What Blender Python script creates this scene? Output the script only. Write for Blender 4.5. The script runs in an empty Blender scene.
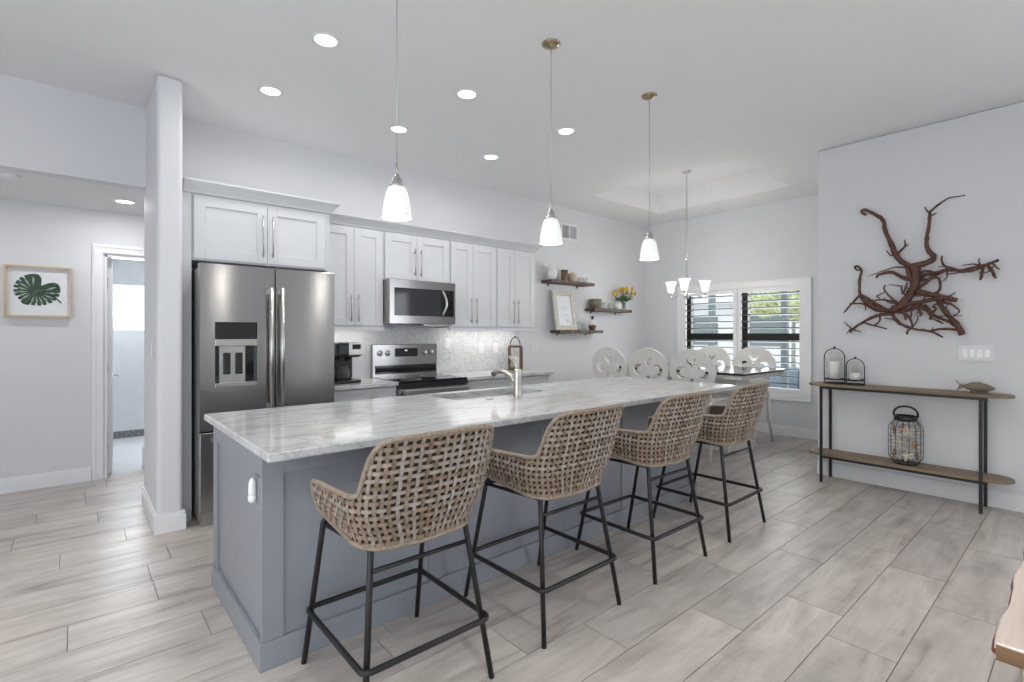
import bpy, bmesh, math, random
from mathutils import Vector, Matrix
random.seed(7)
S = bpy.context.scene
COL = S.collection
PI = math.pi

# ------------------------------------------------------------------ camera, world, light, exposure
FOC = 505.6
CAM_H = 1.39
YAW = math.radians(49.163)                      # view direction, counter-clockwise from +X
cd = bpy.data.cameras.new('camera'); cam = bpy.data.objects.new('camera', cd); COL.objects.link(cam)
cd.sensor_fit = 'HORIZONTAL'; cd.sensor_width = 36.0; cd.lens = FOC / 1024 * 36.0
cd.shift_y = (333 - 341) / 1024.0
cd.clip_start = 0.05; cd.clip_end = 200
cam.location = (0, 0, CAM_H); cam.rotation_euler = (PI / 2, 0, YAW - PI / 2)
S.camera = cam
S.view_settings.view_transform = 'Standard'
try: S.view_settings.look = 'None'
except Exception: pass
S.view_settings.exposure = 0.0; S.view_settings.gamma = 1.0
S.view_settings.use_curve_mapping = False

W = bpy.data.worlds.new('world'); S.world = W; W.use_nodes = True
wn = W.node_tree.nodes; wl = W.node_tree.links
for n in list(wn): wn.remove(n)
wo = wn.new('ShaderNodeOutputWorld'); wb = wn.new('ShaderNodeBackground')
wt = wn.new('ShaderNodeTexCoord'); wno = wn.new('ShaderNodeTexNoise'); wr = wn.new('ShaderNodeValToRGB')
wno.inputs['Scale'].default_value = 2.2; wno.inputs['Detail'].default_value = 5
wr.color_ramp.elements[0].position = 0.35; wr.color_ramp.elements[0].color = (0.55, 0.72, 0.92, 1)
wr.color_ramp.elements[1].position = 0.62; wr.color_ramp.elements[1].color = (1, 1, 1, 1)
wl.new(wt.outputs['Generated'], wno.inputs['Vector']); wl.new(wno.outputs['Fac'], wr.inputs['Fac'])
wl.new(wr.outputs['Color'], wb.inputs['Color']); wl.new(wb.outputs['Background'], wo.inputs['Surface'])
wb.inputs['Strength'].default_value = 2.6

def area(name, loc, target, sx, sy, power, color=(1, 1, 1), spread=180):
    l = bpy.data.lights.new(name, 'AREA'); l.shape = 'RECTANGLE'; l.size = sx; l.size_y = sy
    l.energy = power; l.color = color; l.spread = math.radians(spread)
    o = bpy.data.objects.new(name, l); COL.objects.link(o); o.location = loc
    d = Vector(target) - Vector(loc); o.rotation_euler = d.to_track_quat('-Z', 'Y').to_euler()
    return o
# daylight lamps at the openings; the rear and side ones are added fills
area('fill_light_rear', (-1.0, -3.55, 1.3), (-1.0, 0, 1.3), 2.6, 2.3, 13, (0.98, 0.99, 1.0))  # added fill at unseen doors, set clear of the fridge reflection
area('daylight_patio', (5.52, -2.0, 1.2), (0, -2.0, 1.2), 2.3, 2.2, 30, (0.97, 0.985, 1.0))
area('fill_light_side', (-2.45, 0.6, 1.35), (0, 0.6, 1.35), 3.0, 2.2, 32, (0.98, 0.99, 1.0))  # added fill for even room light; the side window is supposed
area('daylight_dining', (7.62, 3.4, 1.35), (6, 3.4, 1.30), 1.8, 1.4, 48, (0.95, 0.98, 1.0))
area('daylight_bath', (0.85, 8.36, 1.75), (0.85, 6, 1.0), 1.1, 0.55, 30, (0.9, 0.96, 1.0))

# added unseen fill lamps without fixtures, to brighten floor and walls
for x, y in ((-1.1, 3.6), (-1.1, 2.0), (-0.6, -1.2), (0.6, 0.6), (3.1, 0.2), (1.2, -2.2)):
    l = bpy.data.lights.new('added_fill_lamp', 'AREA'); l.shape = 'DISK'; l.size = 0.14; l.energy = 6 if x < 0 else 9; l.color = (1, 0.985, 0.965); l.spread = math.radians(105)
    o = bpy.data.objects.new('added_fill_lamp', l); COL.objects.link(o); o.location = (x, y, 3.17)

# ------------------------------------------------------------------ materials
def newmat(name):
    m = bpy.data.materials.new(name); m.use_nodes = True
    nt = m.node_tree; b = nt.nodes['Principled BSDF']
    return m, nt, b
def N(nt, t, **kw):
    n = nt.nodes.new(t)
    for k, v in kw.items(): setattr(n, k, v)
    return n
def coords(nt, scale=(1, 1, 1), rot=(0, 0, 0)):
    tc = N(nt, 'ShaderNodeTexCoord'); mp = N(nt, 'ShaderNodeMapping')
    mp.inputs['Scale'].default_value = scale; mp.inputs['Rotation'].default_value = rot
    nt.links.new(tc.outputs['Object'], mp.inputs['Vector'])
    return mp.outputs['Vector']
def ramp(nt, fac, stops):
    r = N(nt, 'ShaderNodeValToRGB'); e = r.color_ramp.elements
    while len(e) < len(stops): e.new(0.5)
    for i, (p, c) in enumerate(stops):
        e[i].position = p; e[i].color = (c[0], c[1], c[2], 1)
    nt.links.new(fac, r.inputs['Fac']); return r.outputs['Color']
def mix(nt, fac, a, b, mode='MIX'):
    n = N(nt, 'ShaderNodeMix', data_type='RGBA', blend_type=mode)
    for k, v in ((0, fac), (6, a), (7, b)):
        if hasattr(v, 'links') or hasattr(v, 'is_linked'): nt.links.new(v, n.inputs[k])
        elif k == 0: n.inputs[0].default_value = v
        else: n.inputs[k].default_value = (v[0], v[1], v[2], 1)
    return n.outputs[2]
def noise(nt, vec, scale, detail=4, rough=0.55, dist=0):
    n = N(nt, 'ShaderNodeTexNoise'); n.inputs['Scale'].default_value = scale
    n.inputs['Detail'].default_value = detail; n.inputs['Roughness'].default_value = rough
    n.inputs['Distortion'].default_value = dist
    nt.links.new(vec, n.inputs['Vector']); return n.outputs['Fac']
def bump(nt, b, h, strength=0.1, dist=0.01):
    n = N(nt, 'ShaderNodeBump'); n.inputs['Strength'].default_value = strength; n.inputs['Distance'].default_value = dist
    nt.links.new(h, n.inputs['Height']); nt.links.new(n.outputs['Normal'], b.inputs['Normal'])
def plain(name, c, rough=0.5, metal=0.0, var=0.04, scale=8, stretch=(1, 1, 1), bmp=0.0, spec=0.5, coat=0.0):
    m, nt, b = newmat(name)
    v = coords(nt, stretch); f = noise(nt, v, scale)
    lo = tuple(x * (1 - var) for x in c); hi = tuple(min(1, x * (1 + var)) for x in c)
    nt.links.new(ramp(nt, f, [(0.3, lo), (0.7, hi)]), b.inputs['Base Color'])
    b.inputs['Roughness'].default_value = rough; b.inputs['Metallic'].default_value = metal
    b.inputs['Specular IOR Level'].default_value = spec; b.inputs['Coat Weight'].default_value = coat
    if bmp: bump(nt, b, f, bmp, 0.004)
    return m
def glow(name, c, strength, base=(0.9, 0.9, 0.9)):
    m, nt, b = newmat(name)
    v = coords(nt); f = noise(nt, v, 6)
    nt.links.new(ramp(nt, f, [(0.3, tuple(x * 0.97 for x in c)), (0.7, c)]), b.inputs['Emission Color'])
    b.inputs['Base Color'].default_value = (*base, 1); b.inputs['Emission Strength'].default_value = strength
    b.inputs['Roughness'].default_value = 0.35
    return m
def glass(name, tint=(0.97, 0.98, 0.98), op=0.10, rough=0.03, edge=0.6):
    m, nt, b = newmat(name)
    tr = N(nt, 'ShaderNodeBsdfTransparent'); tr.inputs['Color'].default_value = (*tint, 1)
    mx = N(nt, 'ShaderNodeMixShader'); fr = N(nt, 'ShaderNodeLayerWeight'); fr.inputs['Blend'].default_value = 0.35
    mul = N(nt, 'ShaderNodeMath', operation='MULTIPLY_ADD'); mul.inputs[1].default_value = edge; mul.inputs[2].default_value = op
    nt.links.new(fr.outputs['Fresnel'], mul.inputs[0]); nt.links.new(mul.outputs[0], mx.inputs['Fac'])
    b.inputs['Base Color'].default_value = (0.85, 0.88, 0.88, 1); b.inputs['Roughness'].default_value = rough
    nt.links.new(tr.outputs[0], mx.inputs[1]); nt.links.new(b.outputs[0], mx.inputs[2])
    nt.links.new(mx.outputs[0], nt.nodes['Material Output'].inputs['Surface'])
    return m
def wood(name, c1, c2, rough=0.5, axis=0, scale=6.0, bmp=0.15):
    m, nt, b = newmat(name)
    st = [14, 14, 14]; st[axis] = 1.2
    v = coords(nt, tuple(st)); f = noise(nt, v, scale / 6.0, 6, 0.6, 0.6)
    nt.links.new(ramp(nt, f, [(0.3, c1), (0.68, c2)]), b.inputs['Base Color'])
    b.inputs['Roughness'].default_value = rough; bump(nt, b, f, bmp, 0.003)
    return m

M = {}
M['wall'] = plain('wall_paint', (0.735, 0.74, 0.76), 0.7, var=0.01, scale=3, spec=0.2)
M['ceil'] = plain('ceiling_paint', (0.82, 0.82, 0.825), 0.8, var=0.01, scale=3, spec=0.1)
M['trim'] = plain('trim_paint', (0.86, 0.86, 0.87), 0.35, var=0.01)
M['cab'] = plain('white_cabinet_paint', (0.655, 0.67, 0.69), 0.35, var=0.01)
M['island'] = plain('grey_blue_cabinet_paint', (0.262, 0.279, 0.310), 0.4, var=0.02)
M['nickel'] = plain('brushed_nickel', (0.55, 0.54, 0.52), 0.3, 1.0, var=0.05)
M['faucet'] = plain('warm_brushed_nickel', (0.62, 0.59, 0.53), 0.28, 1.0, var=0.04)
M['brass'] = plain('antique_brass', (0.45, 0.37, 0.24), 0.3, 1.0, var=0.25, scale=30)
M['black'] = plain('black_plastic', (0.02, 0.02, 0.022), 0.25, var=0.1)
M['blackmetal'] = plain('black_powder_coat', (0.022, 0.021, 0.021), 0.4, 0.3, var=0.1)
M['blackglass'] = plain('black_glass', (0.012, 0.012, 0.014), 0.06, var=0.05, spec=0.6)
M['darkgap'] = plain('dark_gasket', (0.03, 0.03, 0.03), 0.8, var=0.05)
M['whiteplastic'] = plain('white_plastic', (0.76, 0.765, 0.78), 0.35, var=0.01)
M['ceramic'] = plain('white_ceramic', (0.85, 0.85, 0.84), 0.2, var=0.02, coat=0.3)
M['candle'] = plain('ivory_wax', (0.85, 0.82, 0.76), 0.5, var=0.03)
M['dchair'] = plain('antique_white_paint', (0.74, 0.73, 0.70), 0.4, var=0.04, scale=15)
M['tabletop'] = plain('dark_table_wood', (0.045, 0.04, 0.04), 0.14, var=0.2, stretch=(10, 1, 10))
M['glass'] = glass('clear_glass')
M['winglass'] = glass('window_glass', (0.995, 1.0, 1.0), 0.005, 0.0, 0.15)
M['shade'] = glow('lit_frosted_glass', (1.0, 0.98, 0.93), 0.42, (0.75, 0.8, 0.78))
M['shade_bright'] = glow('bright_frosted_glass', (1.0, 0.98, 0.94), 0.85, (0.75, 0.75, 0.73))
M['led'] = glow('led_lens', (1.0, 0.98, 0.95), 5.0)
M['rattan_dark'] = None

# stainless: vertical brushing
def stainless(name, c, rough):
    m, nt, b = newmat(name)
    v = coords(nt, (220, 220, 1.0)); f = noise(nt, v, 1.0, 3)
    nt.links.new(ramp(nt, f, [(0.3, tuple(x * 0.93 for x in c)), (0.7, c)]), b.inputs['Base Color'])
    b.inputs['Metallic'].default_value = 1.0; b.inputs['Roughness'].default_value = rough
    b.inputs['Anisotropic'].default_value = 0.88; b.inputs['Anisotropic Rotation'].default_value = 0.25
    tg = N(nt, 'ShaderNodeTangent', direction_type='RADIAL', axis='Z'); nt.links.new(tg.outputs[0], b.inputs['Tangent'])
    v2 = coords(nt, (3.0, 3.0, 0.4)); bump(nt, b, noise(nt, v2, 1.0, 1), 0.06, 0.02)
    return m
M['steel'] = stainless('brushed_stainless', (0.44, 0.435, 0.435), 0.22)
M['steel_side'] = plain('grey_appliance_side', (0.33, 0.32, 0.31), 0.4, 0.4)

# marble
def marble():
    m, nt, b = newmat('white_veined_marble')
    v = coords(nt, (0.55, 2.2, 1.0), (0, 0, 0.22))
    f1 = noise(nt, v, 2.4, 9, 0.62, 1.6); f2 = noise(nt, v, 7.0, 7, 0.6, 0.8)
    c1 = ramp(nt, f1, [(0.36, (0.64, 0.65, 0.655)), (0.48, (0.60, 0.605, 0.61)), (0.51, (0.45, 0.455, 0.46)), (0.54, (0.60, 0.60, 0.60)), (0.66, (0.65, 0.655, 0.66))])
    c2 = ramp(nt, f2, [(0.28, (0.80, 0.78, 0.75)), (0.46, (1, 1, 1))])
    nt.links.new(mix(nt, 0.55, c1, c2, 'MULTIPLY'), b.inputs['Base Color'])
    b.inputs['Roughness'].default_value = 0.12
    return m
M['marble'] = marble()

# floor planks, one island per plank
def plankmat():
    m, nt, b = newmat('wood_look_tile')
    g = N(nt, 'ShaderNodeNewGeometry'); tc = N(nt, 'ShaderNodeTexCoord')
    mul = N(nt, 'ShaderNodeVectorMath', operation='SCALE'); cx = N(nt, 'ShaderNodeCombineXYZ')
    for i in range(3): nt.links.new(g.outputs['Random Per Island'], cx.inputs[i])
    nt.links.new(cx.outputs[0], mul.inputs[0]); mul.inputs['Scale'].default_value = 57.0
    add = N(nt, 'ShaderNodeVectorMath', operation='ADD'); nt.links.new(tc.outputs['Object'], add.inputs[0]); nt.links.new(mul.outputs[0], add.inputs[1])
    mp = N(nt, 'ShaderNodeMapping'); mp.inputs['Scale'].default_value = (0.9, 7.0, 1); nt.links.new(add.outputs[0], mp.inputs['Vector'])
    f1 = noise(nt, mp.outputs[0], 1.6, 7, 0.62, 1.0)
    mp2 = N(nt, 'ShaderNodeMapping'); mp2.inputs['Scale'].default_value = (2.0, 3.2, 1); nt.links.new(add.outputs[0], mp2.inputs['Vector'])
    f2 = noise(nt, mp2.outputs[0], 1.3, 5, 0.6, 0.4)
    grain = ramp(nt, f1, [(0.24, (0.25, 0.22, 0.195)), (0.40, (0.465, 0.425, 0.385)), (0.60, (0.575, 0.53, 0.49)), (0.78, (0.65, 0.61, 0.57))])
    blot = ramp(nt, f2, [(0.30, (0.66, 0.66, 0.67)), (0.54, (1, 1, 1))])
    tone = ramp(nt, g.outputs['Random Per Island'], [(0.0, (0.88, 0.87, 0.88)), (0.5, (0.97, 0.96, 0.96)), (1.0, (1.06, 1.04, 1.02))])
    c = mix(nt, 0.75, grain, blot, 'MULTIPLY'); c = mix(nt, 1.0, c, tone, 'MULTIPLY')
    nt.links.new(c, b.inputs['Base Color']); b.inputs['Roughness'].default_value = 0.36
    bump(nt, b, f1, 0.06, 0.004)
    return m
M['plank'] = plankmat()
M['grout'] = plain('grey_grout', (0.20, 0.185, 0.17), 0.8)

# rattan, one island per strand
def rattan():
    m, nt, b = newmat('whitewashed_rattan')
    g = N(nt, 'ShaderNodeNewGeometry')
    v = coords(nt, (30, 30, 30)); f = noise(nt, v, 1.0, 4)
    c = ramp(nt, g.outputs['Random Per Island'], [(0.0, (0.20, 0.14, 0.09)), (0.35, (0.30, 0.225, 0.16)), (0.7, (0.37, 0.31, 0.26)), (1.0, (0.43, 0.40, 0.375))])
    d = ramp(nt, f, [(0.3, (0.68, 0.66, 0.64)), (0.65, (1, 1, 1))])
    nt.links.new(mix(nt, 0.8, c, d, 'MULTIPLY'), b.inputs['Base Color']); b.inputs['Roughness'].default_value = 0.6
    bump(nt, b, f, 0.2, 0.002)
    return m
M['rattan'] = rattan()
M['rattan_rim'] = plain('rattan_binding', (0.28, 0.22, 0.165), 0.6, var=0.3, scale=60, bmp=0.2)
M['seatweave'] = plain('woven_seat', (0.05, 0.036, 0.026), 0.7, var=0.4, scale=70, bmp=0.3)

# chevron backsplash
def chevron():
    m, nt, b = newmat('chevron_mosaic_tile')
    tc = N(nt, 'ShaderNodeTexCoord'); sp = N(nt, 'ShaderNodeSeparateXYZ'); nt.links.new(tc.outputs['Object'], sp.inputs[0])
    def mth(op, a, bb=None):
        n = N(nt, 'ShaderNodeMath', operation=op)
        for i, q in enumerate((a, bb)):
            if q is None: continue
            if isinstance(q, (int, float)): n.inputs[i].default_value = q
            else: nt.links.new(q, n.inputs[i])
        return n.outputs[0]
    u = mth('MULTIPLY', sp.outputs[0], 1 / 0.078)
    fr = mth('FRACT', u); tri = mth('ABSOLUTE', mth('SUBTRACT', fr, 0.5))
    vv = mth('ADD', mth('MULTIPLY', sp.outputs[2], 1 / 0.027), mth('MULTIPLY', tri, 2.9))
    st = mth('FRACT', vv)
    line = mth('LESS_THAN', mth('ABSOLUTE', mth('SUBTRACT', st, 0.5)), 0.35)
    edge = mth('LESS_THAN', mth('ABSOLUTE', mth('SUBTRACT', tri, 0.25)), 0.245)
    fac = mth('MULTIPLY', line, edge)
    cid = N(nt, 'ShaderNodeTexWhiteNoise', noise_dimensions='2D'); cv = N(nt, 'ShaderNodeCombineXYZ')
    nt.links.new(mth('FLOOR', vv), cv.inputs[0]); nt.links.new(mth('FLOOR', mth('MULTIPLY', u, 2.0)), cv.inputs[1]); nt.links.new(cv.outputs[0], cid.inputs['Vector'])
    tile = ramp(nt, cid.outputs['Value'], [(0.0, (0.70, 0.70, 0.71)), (0.4, (0.82, 0.82, 0.82)), (1.0, (0.88, 0.88, 0.87))])
    nt.links.new(mix(nt, fac, (0.24, 0.25, 0.27), tile), b.inputs['Base Color']); b.inputs['Roughness'].default_value = 0.2
    return m
M['chevron'] = chevron()

M['walnut'] = wood('dark_walnut', (0.05, 0.026, 0.016), (0.15, 0.085, 0.055), 0.5, 0)
M['consolewood'] = wood('weathered_oak', (0.15, 0.105, 0.065), (0.29, 0.215, 0.145), 0.55, 1)
M['slabwood'] = wood('slab_wood_with_sheen', (0.56, 0.46, 0.38), (0.72, 0.62, 0.54), 0.16, 0)  # browner wood; pale window reflection on the top put into the colour
M['endgrain'] = wood('brown_end_grain', (0.13, 0.07, 0.03), (0.24, 0.14, 0.065), 0.4, 1)
M['bark'] = plain('reddish_bark', (0.16, 0.055, 0.03), 0.7, var=0.4, scale=20, bmp=0.4)
M['framewood'] = wood('light_frame_wood', (0.50, 0.36, 0.22), (0.66, 0.52, 0.36), 0.5, 0)
M['root'] = plain('red_brown_root', (0.105, 0.042, 0.025), 0.55, var=0.45, scale=22, bmp=0.5)
M['whitewash'] = plain('whitewashed_wood', (0.60, 0.57, 0.49), 0.6, var=0.2, scale=25, stretch=(1, 1, 5))
M['lanternwood'] = plain('brown_lantern_wood', (0.12, 0.075, 0.045), 0.5, var=0.2)
M['leaf'] = plain('dark_green_leaf', (0.025, 0.065, 0.035), 0.5, var=0.5, scale=40)
M['leaflight'] = plain('pale_leaf_vein', (0.30, 0.38, 0.31), 0.6, var=0.2)
M['paper'] = plain('white_print_paper', (0.80, 0.81, 0.84), 0.6, var=0.01)
M['fish'] = wood('carved_fish_wood', (0.12, 0.09, 0.06), (0.30, 0.24, 0.18), 0.5, 1)
M['starfish'] = plain('dried_starfish', (0.66, 0.58, 0.47), 0.8, var=0.25, scale=40, bmp=0.4)
M['starfish_dark'] = plain('brown_starfish', (0.36, 0.22, 0.10), 0.8, var=0.25, scale=40, bmp=0.4)
M['bronze'] = plain('bronze_window_metal', (0.012, 0.012, 0.012), 0.4, 0.2)
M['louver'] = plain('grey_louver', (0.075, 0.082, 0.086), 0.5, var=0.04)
M['bathtile'] = plain('pale_bath_tile', (0.72, 0.73, 0.75), 0.2, var=0.04)
M['mosaic'] = plain('dark_pebble_mosaic', (0.20, 0.20, 0.21), 0.4, var=0.8, scale=60)
M['bowlgreen'] = plain('olive_stoneware', (0.17, 0.16, 0.10), 0.4, var=0.3, stretch=(0.1, 0.1, 40), scale=1)
M['brownglaze'] = plain('brown_glaze', (0.17, 0.10, 0.055), 0.3, var=0.3)
M['tan'] = plain('tan_stoneware', (0.50, 0.42, 0.33), 0.5, var=0.15)
M['petal'] = plain('orange_yellow_petal', (0.75, 0.42, 0.05), 0.5, var=0.35, scale=60)
M['stem'] = plain('green_stem', (0.05, 0.13, 0.035), 0.5, var=0.3)
M['hedge'] = plain('hedge_leaves', (0.46, 0.50, 0.25), 0.8, var=0.6, scale=9)
M['pavers'] = plain('pale_pavers', (0.55, 0.54, 0.52), 0.8, var=0.06)
M['stucco'] = plain('pale_stucco', (0.66, 0.66, 0.65), 0.9, var=0.03)
M['roof'] = plain('grey_roof', (0.46, 0.47, 0.48), 0.8, var=0.1)
M['teal'] = plain('grey_teal_metal', (0.15, 0.175, 0.175), 0.5, var=0.05)
M['outcushion'] = plain('blue_grey_cushion', (0.20, 0.25, 0.285), 0.8, var=0.1)
M['scroll_art'] = plain('pale_print', (0.70, 0.71, 0.74), 0.6, var=0.03)

# ------------------------------------------------------------------ mesh builder
class MB:
    def __init__(s): s.bm = bmesh.new()
    def box(s, x0, x1, y0, y1, z0, z1, bev=0.0, seg=2):
        t = bmesh.new(); bmesh.ops.create_cube(t, size=1)
        for v in t.verts:
            v.co = Vector(((x0 + x1) / 2 + v.co.x * (x1 - x0), (y0 + y1) / 2 + v.co.y * (y1 - y0), (z0 + z1) / 2 + v.co.z * (z1 - z0)))
        if bev: bmesh.ops.bevel(t, geom=t.edges[:], offset=bev, segments=seg, profile=0.5, affect='EDGES')
        return s._merge(t)
    def _merge(s, t):
        me = bpy.data.meshes.new('tmp'); t.to_mesh(me); t.free(); s.bm.from_mesh(me); bpy.data.meshes.remove(me); return s
    def tube(s, pts, r, seg=10, closed=False, cap=True):
        pts = [Vector(p) for p in pts]; n = len(pts)
        rs = r if isinstance(r, (list, tuple)) else [r] * n
        rings = []; prev = None
        for i, p in enumerate(pts):
            a = pts[(i - 1) % n] if (closed or i > 0) else p
            c = pts[(i + 1) % n] if (closed or i < n - 1) else p
            t = (c - a)
            if t.length < 1e-9: t = Vector((0, 0, 1))
            t.normalize()
            if prev is None:
                u = t.orthogonal().normalized()
            else:
                u = prev - t * prev.dot(t)
                u = u.normalized() if u.length > 1e-6 else t.orthogonal().normalized()
            prev = u; w = t.cross(u)
            rings.append([s.bm.verts.new(p + (u * math.cos(2 * PI * k / seg) + w * math.sin(2 * PI * k / seg)) * rs[i]) for k in range(seg)])
        m = n if closed else n - 1
        for i in range(m):
            A, B = rings[i], rings[(i + 1) % n]; off = 0
            if closed and i == n - 1:
                off = min(range(seg), key=lambda o: (A[0].co - B[o].co).length)
            for k in range(seg):
                s.bm.faces.new((A[k], A[(k + 1) % seg], B[(k + 1 + off) % seg], B[(k + off) % seg])).smooth = True
        if cap and not closed:
            s.bm.faces.new(rings[0][::-1]); s.bm.faces.new(rings[-1])
        return s
    def lathe(s, prof, c=(0, 0, 0), seg=28, sx=1, sy=1):
        rings = []
        for r, z in prof:
            r = max(r, 1e-4)
            rings.append([s.bm.verts.new((c[0] + r * sx * math.cos(2 * PI * k / seg), c[1] + r * sy * math.sin(2 * PI * k / seg), c[2] + z)) for k in range(seg)])
        for A, B in zip(rings, rings[1:]):
            for k in range(seg):
                s.bm.faces.new((A[k], A[(k + 1) % seg], B[(k + 1) % seg], B[k])).smooth = True
        if prof[0][0] > 0.002: s.bm.faces.new(rings[0][::-1])
        if prof[-1][0] > 0.002: s.bm.faces.new(rings[-1])
        return s
    def openlathe(s, prof, c=(0, 0, 0), seg=28, th=0.004):
        p = list(prof) + [(max(r - th, 0.001), z) for r, z in reversed(prof)]
        rings = []
        for r, z in p: rings.append([s.bm.verts.new((c[0] + r * math.cos(2 * PI * k / seg), c[1] + r * math.sin(2 * PI * k / seg), c[2] + z)) for k in range(seg)])
        rings.append(rings[0])
        for A, B in zip(rings, rings[1:]):
            for k in range(seg): s.bm.faces.new((A[k], A[(k + 1) % seg], B[(k + 1) % seg], B[k])).smooth = True
        return s
    def prism(s, poly, z0, z1, bev=0.0):
        t = bmesh.new()
        f = t.faces.new([t.verts.new((x, y, z0)) for x, y in poly])
        g = bmesh.ops.extrude_face_region(t, geom=[f])
        for v in g['geom']:
            if isinstance(v, bmesh.types.BMVert): v.co.z = z1
        bmesh.ops.recalc_face_normals(t, faces=t.faces[:])
        if bev:
            ed = [e for e in t.edges if abs(e.verts[0].co.z - e.verts[1].co.z) < 1e-6]
            bmesh.ops.bevel(t, geom=ed, offset=bev, segments=2, profile=0.5, affect='EDGES')
        return s._merge(t)
    def ball(s, c, r, sx=1, sy=1, sz=1, sub=2):
        t = bmesh.new(); bmesh.ops.create_icosphere(t, subdivisions=sub, radius=r)
        for v in t.verts: v.co = Vector((c[0] + v.co.x * sx, c[1] + v.co.y * sy, c[2] + v.co.z * sz))
        for f in t.faces: f.smooth = True
        return s._merge(t)
    def xf(s, mat):
        bmesh.ops.transform(s.bm, matrix=mat, verts=s.bm.verts[:]); return s
    def build(s, name, mat, parent=None, world=True):
        if parent is not None and world:
            off = Vector(parent['_o']) if '_o' in parent else parent.location
            bmesh.ops.translate(s.bm, vec=-off, verts=s.bm.verts[:])
        bmesh.ops.recalc_face_normals(s.bm, faces=s.bm.faces[:])
        me = bpy.data.meshes.new(name); s.bm.to_mesh(me); s.bm.free()
        me.materials.append(mat)
        o = bpy.data.objects.new(name, me); COL.objects.link(o)
        if parent is not None: o.parent = parent
        return o
ORIG = {}
def thing(name, loc, label, cat, group=None, rz=0):
    o = bpy.data.objects.new(name, None); o.empty_display_size = 0.1; COL.objects.link(o)
    o.location = loc; o.rotation_euler = (0, 0, rz); tag(o, label, cat, group); return o
def tag(o, label, cat, group=None, kind=None):
    o['label'] = label; o['category'] = cat
    if group: o['group'] = group
    if kind: o['kind'] = kind
    return o
def struct(name, mb, mat, parent=None):
    o = mb.build(name, mat, parent); o['kind'] = 'structure'; return o
def sub(mb, name, mat, parent):
    """child mesh of a part (a part mesh sits at its thing's origin)"""
    root = parent
    off = Vector((0, 0, 0))
    while root is not None:
        off += root.location; root = root.parent
    bmesh.ops.translate(mb.bm, vec=-off, verts=mb.bm.verts[:])
    return mb.build(name, mat, parent, world=False)
def kids(o): return [c for c in bpy.data.objects if c.parent == o]
def dup(src, loc, rz=None, label=None, cat=None, group=None):
    def cp(o, parent):
        c = o.copy(); COL.objects.link(c)
        if parent is not None: c.parent = parent
        for k in KIDS.get(o.name, ()): cp(k, c)
        return c
    KIDS = {}
    for c in bpy.data.objects:
        if c.parent: KIDS.setdefault(c.parent.name, []).append(c)
    r = cp(src, None); r.location = loc
    if rz is not None: r.rotation_euler = (0, 0, rz)
    if label: r['label'] = label
    if group: r['group'] = group
    return r

# ------------------------------------------------------------------ the room
CEIL = 3.19; YB = 5.0; XF = 7.30; XR = 5.56; YR = 1.81
HW = 6.20; HC = 2.555
# floor: grout bed plus planks (0.265 m rows along X)
mb = MB(); mb.box(-2.6, XF + 0.12, -3.6, HW + 0.12, -0.06, -0.004); fl = struct('floor', mb, M['grout'])
PH, PL = 0.265, 1.06
known = {1: 2.62, 2: 2.85, 3: 2.36, 4: 2.9, 9: 0.477, 10: -0.026, 11: 0.331, 13: 0.45, 14: -0.07, 15: 0.263, 16: -0.31, 17: 0.13, 18: -0.22}
mb = MB(); g = 0.002
for k in range(-15, 23):
    y0 = 0.284 + PH * k; y1 = y0 + PH
    if y0 > HW + 0.1 or y0 < -3.6: continue
    y1 = min(y1, HW + 0.12 + g)
    key = k + 0
    off = known.get(key, random.uniform(0, PL))
    x = off - PL * math.ceil((off + 2.6) / PL)
    while x < XF + 0.1:
        a, b = max(x + g, -2.6), min(x + PL - g, XF + 0.1)
        if b > a:
            vs = [mb.bm.verts.new(p) for p in ((a, y0 + g, 0), (b, y0 + g, 0), (b, y1 - g, 0), (a, y1 - g, 0), (a, y0 + g, -.0045), (b, y0 + g, -.0045), (b, y1 - g, -.0045), (a, y1 - g, -.0045))]
            for q in ((0, 1, 2, 3), (0, 4, 5, 1), (1, 5, 6, 2), (2, 6, 7, 3), (3, 7, 4, 0)): mb.bm.faces.new([vs[i] for i in q])
        x += PL
mb.build('plank_tiles', M['plank'], fl)
# ceiling with the raised tray over the dining table
TX0, TX1, TY0, TY1, TZ = 5.12, 6.63, 2.46, 4.30, 3.47
mb = MB()
mb.box(-2.6, TX0, -3.6, 5.1, CEIL, CEIL + 0.1); mb.box(TX1, XF + 0.1, 1.7, 5.1, CEIL, CEIL + 0.1)
mb.box(TX0, TX1, -3.6, TY0, CEIL, CEIL + 0.1); mb.box(TX0, TX1, TY1, 5.1, CEIL, CEIL + 0.1)
mb.box(TX0 - 0.1, TX0, TY0 - 0.1, TY1 + 0.1, CEIL + 0.1, TZ + 0.1); mb.box(TX1, TX1 + 0.1, TY0 - 0.1, TY1 + 0.1, CEIL + 0.1, TZ + 0.1)
mb.box(TX0, TX1, TY0 - 0.1, TY0, CEIL + 0.1, TZ + 0.1); mb.box(TX0, TX1, TY1, TY1 + 0.1, CEIL + 0.1, TZ + 0.1)
mb.box(TX0, TX1, TY0, TY1, TZ, TZ + 0.1)
struct('ceiling', mb, M['ceil'])
mb = MB(); mb.box(-2.6, 2.2, 5.10, HW, HC, HC + 0.1); struct('ceiling_hall', mb, M['ceil'])
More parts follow.
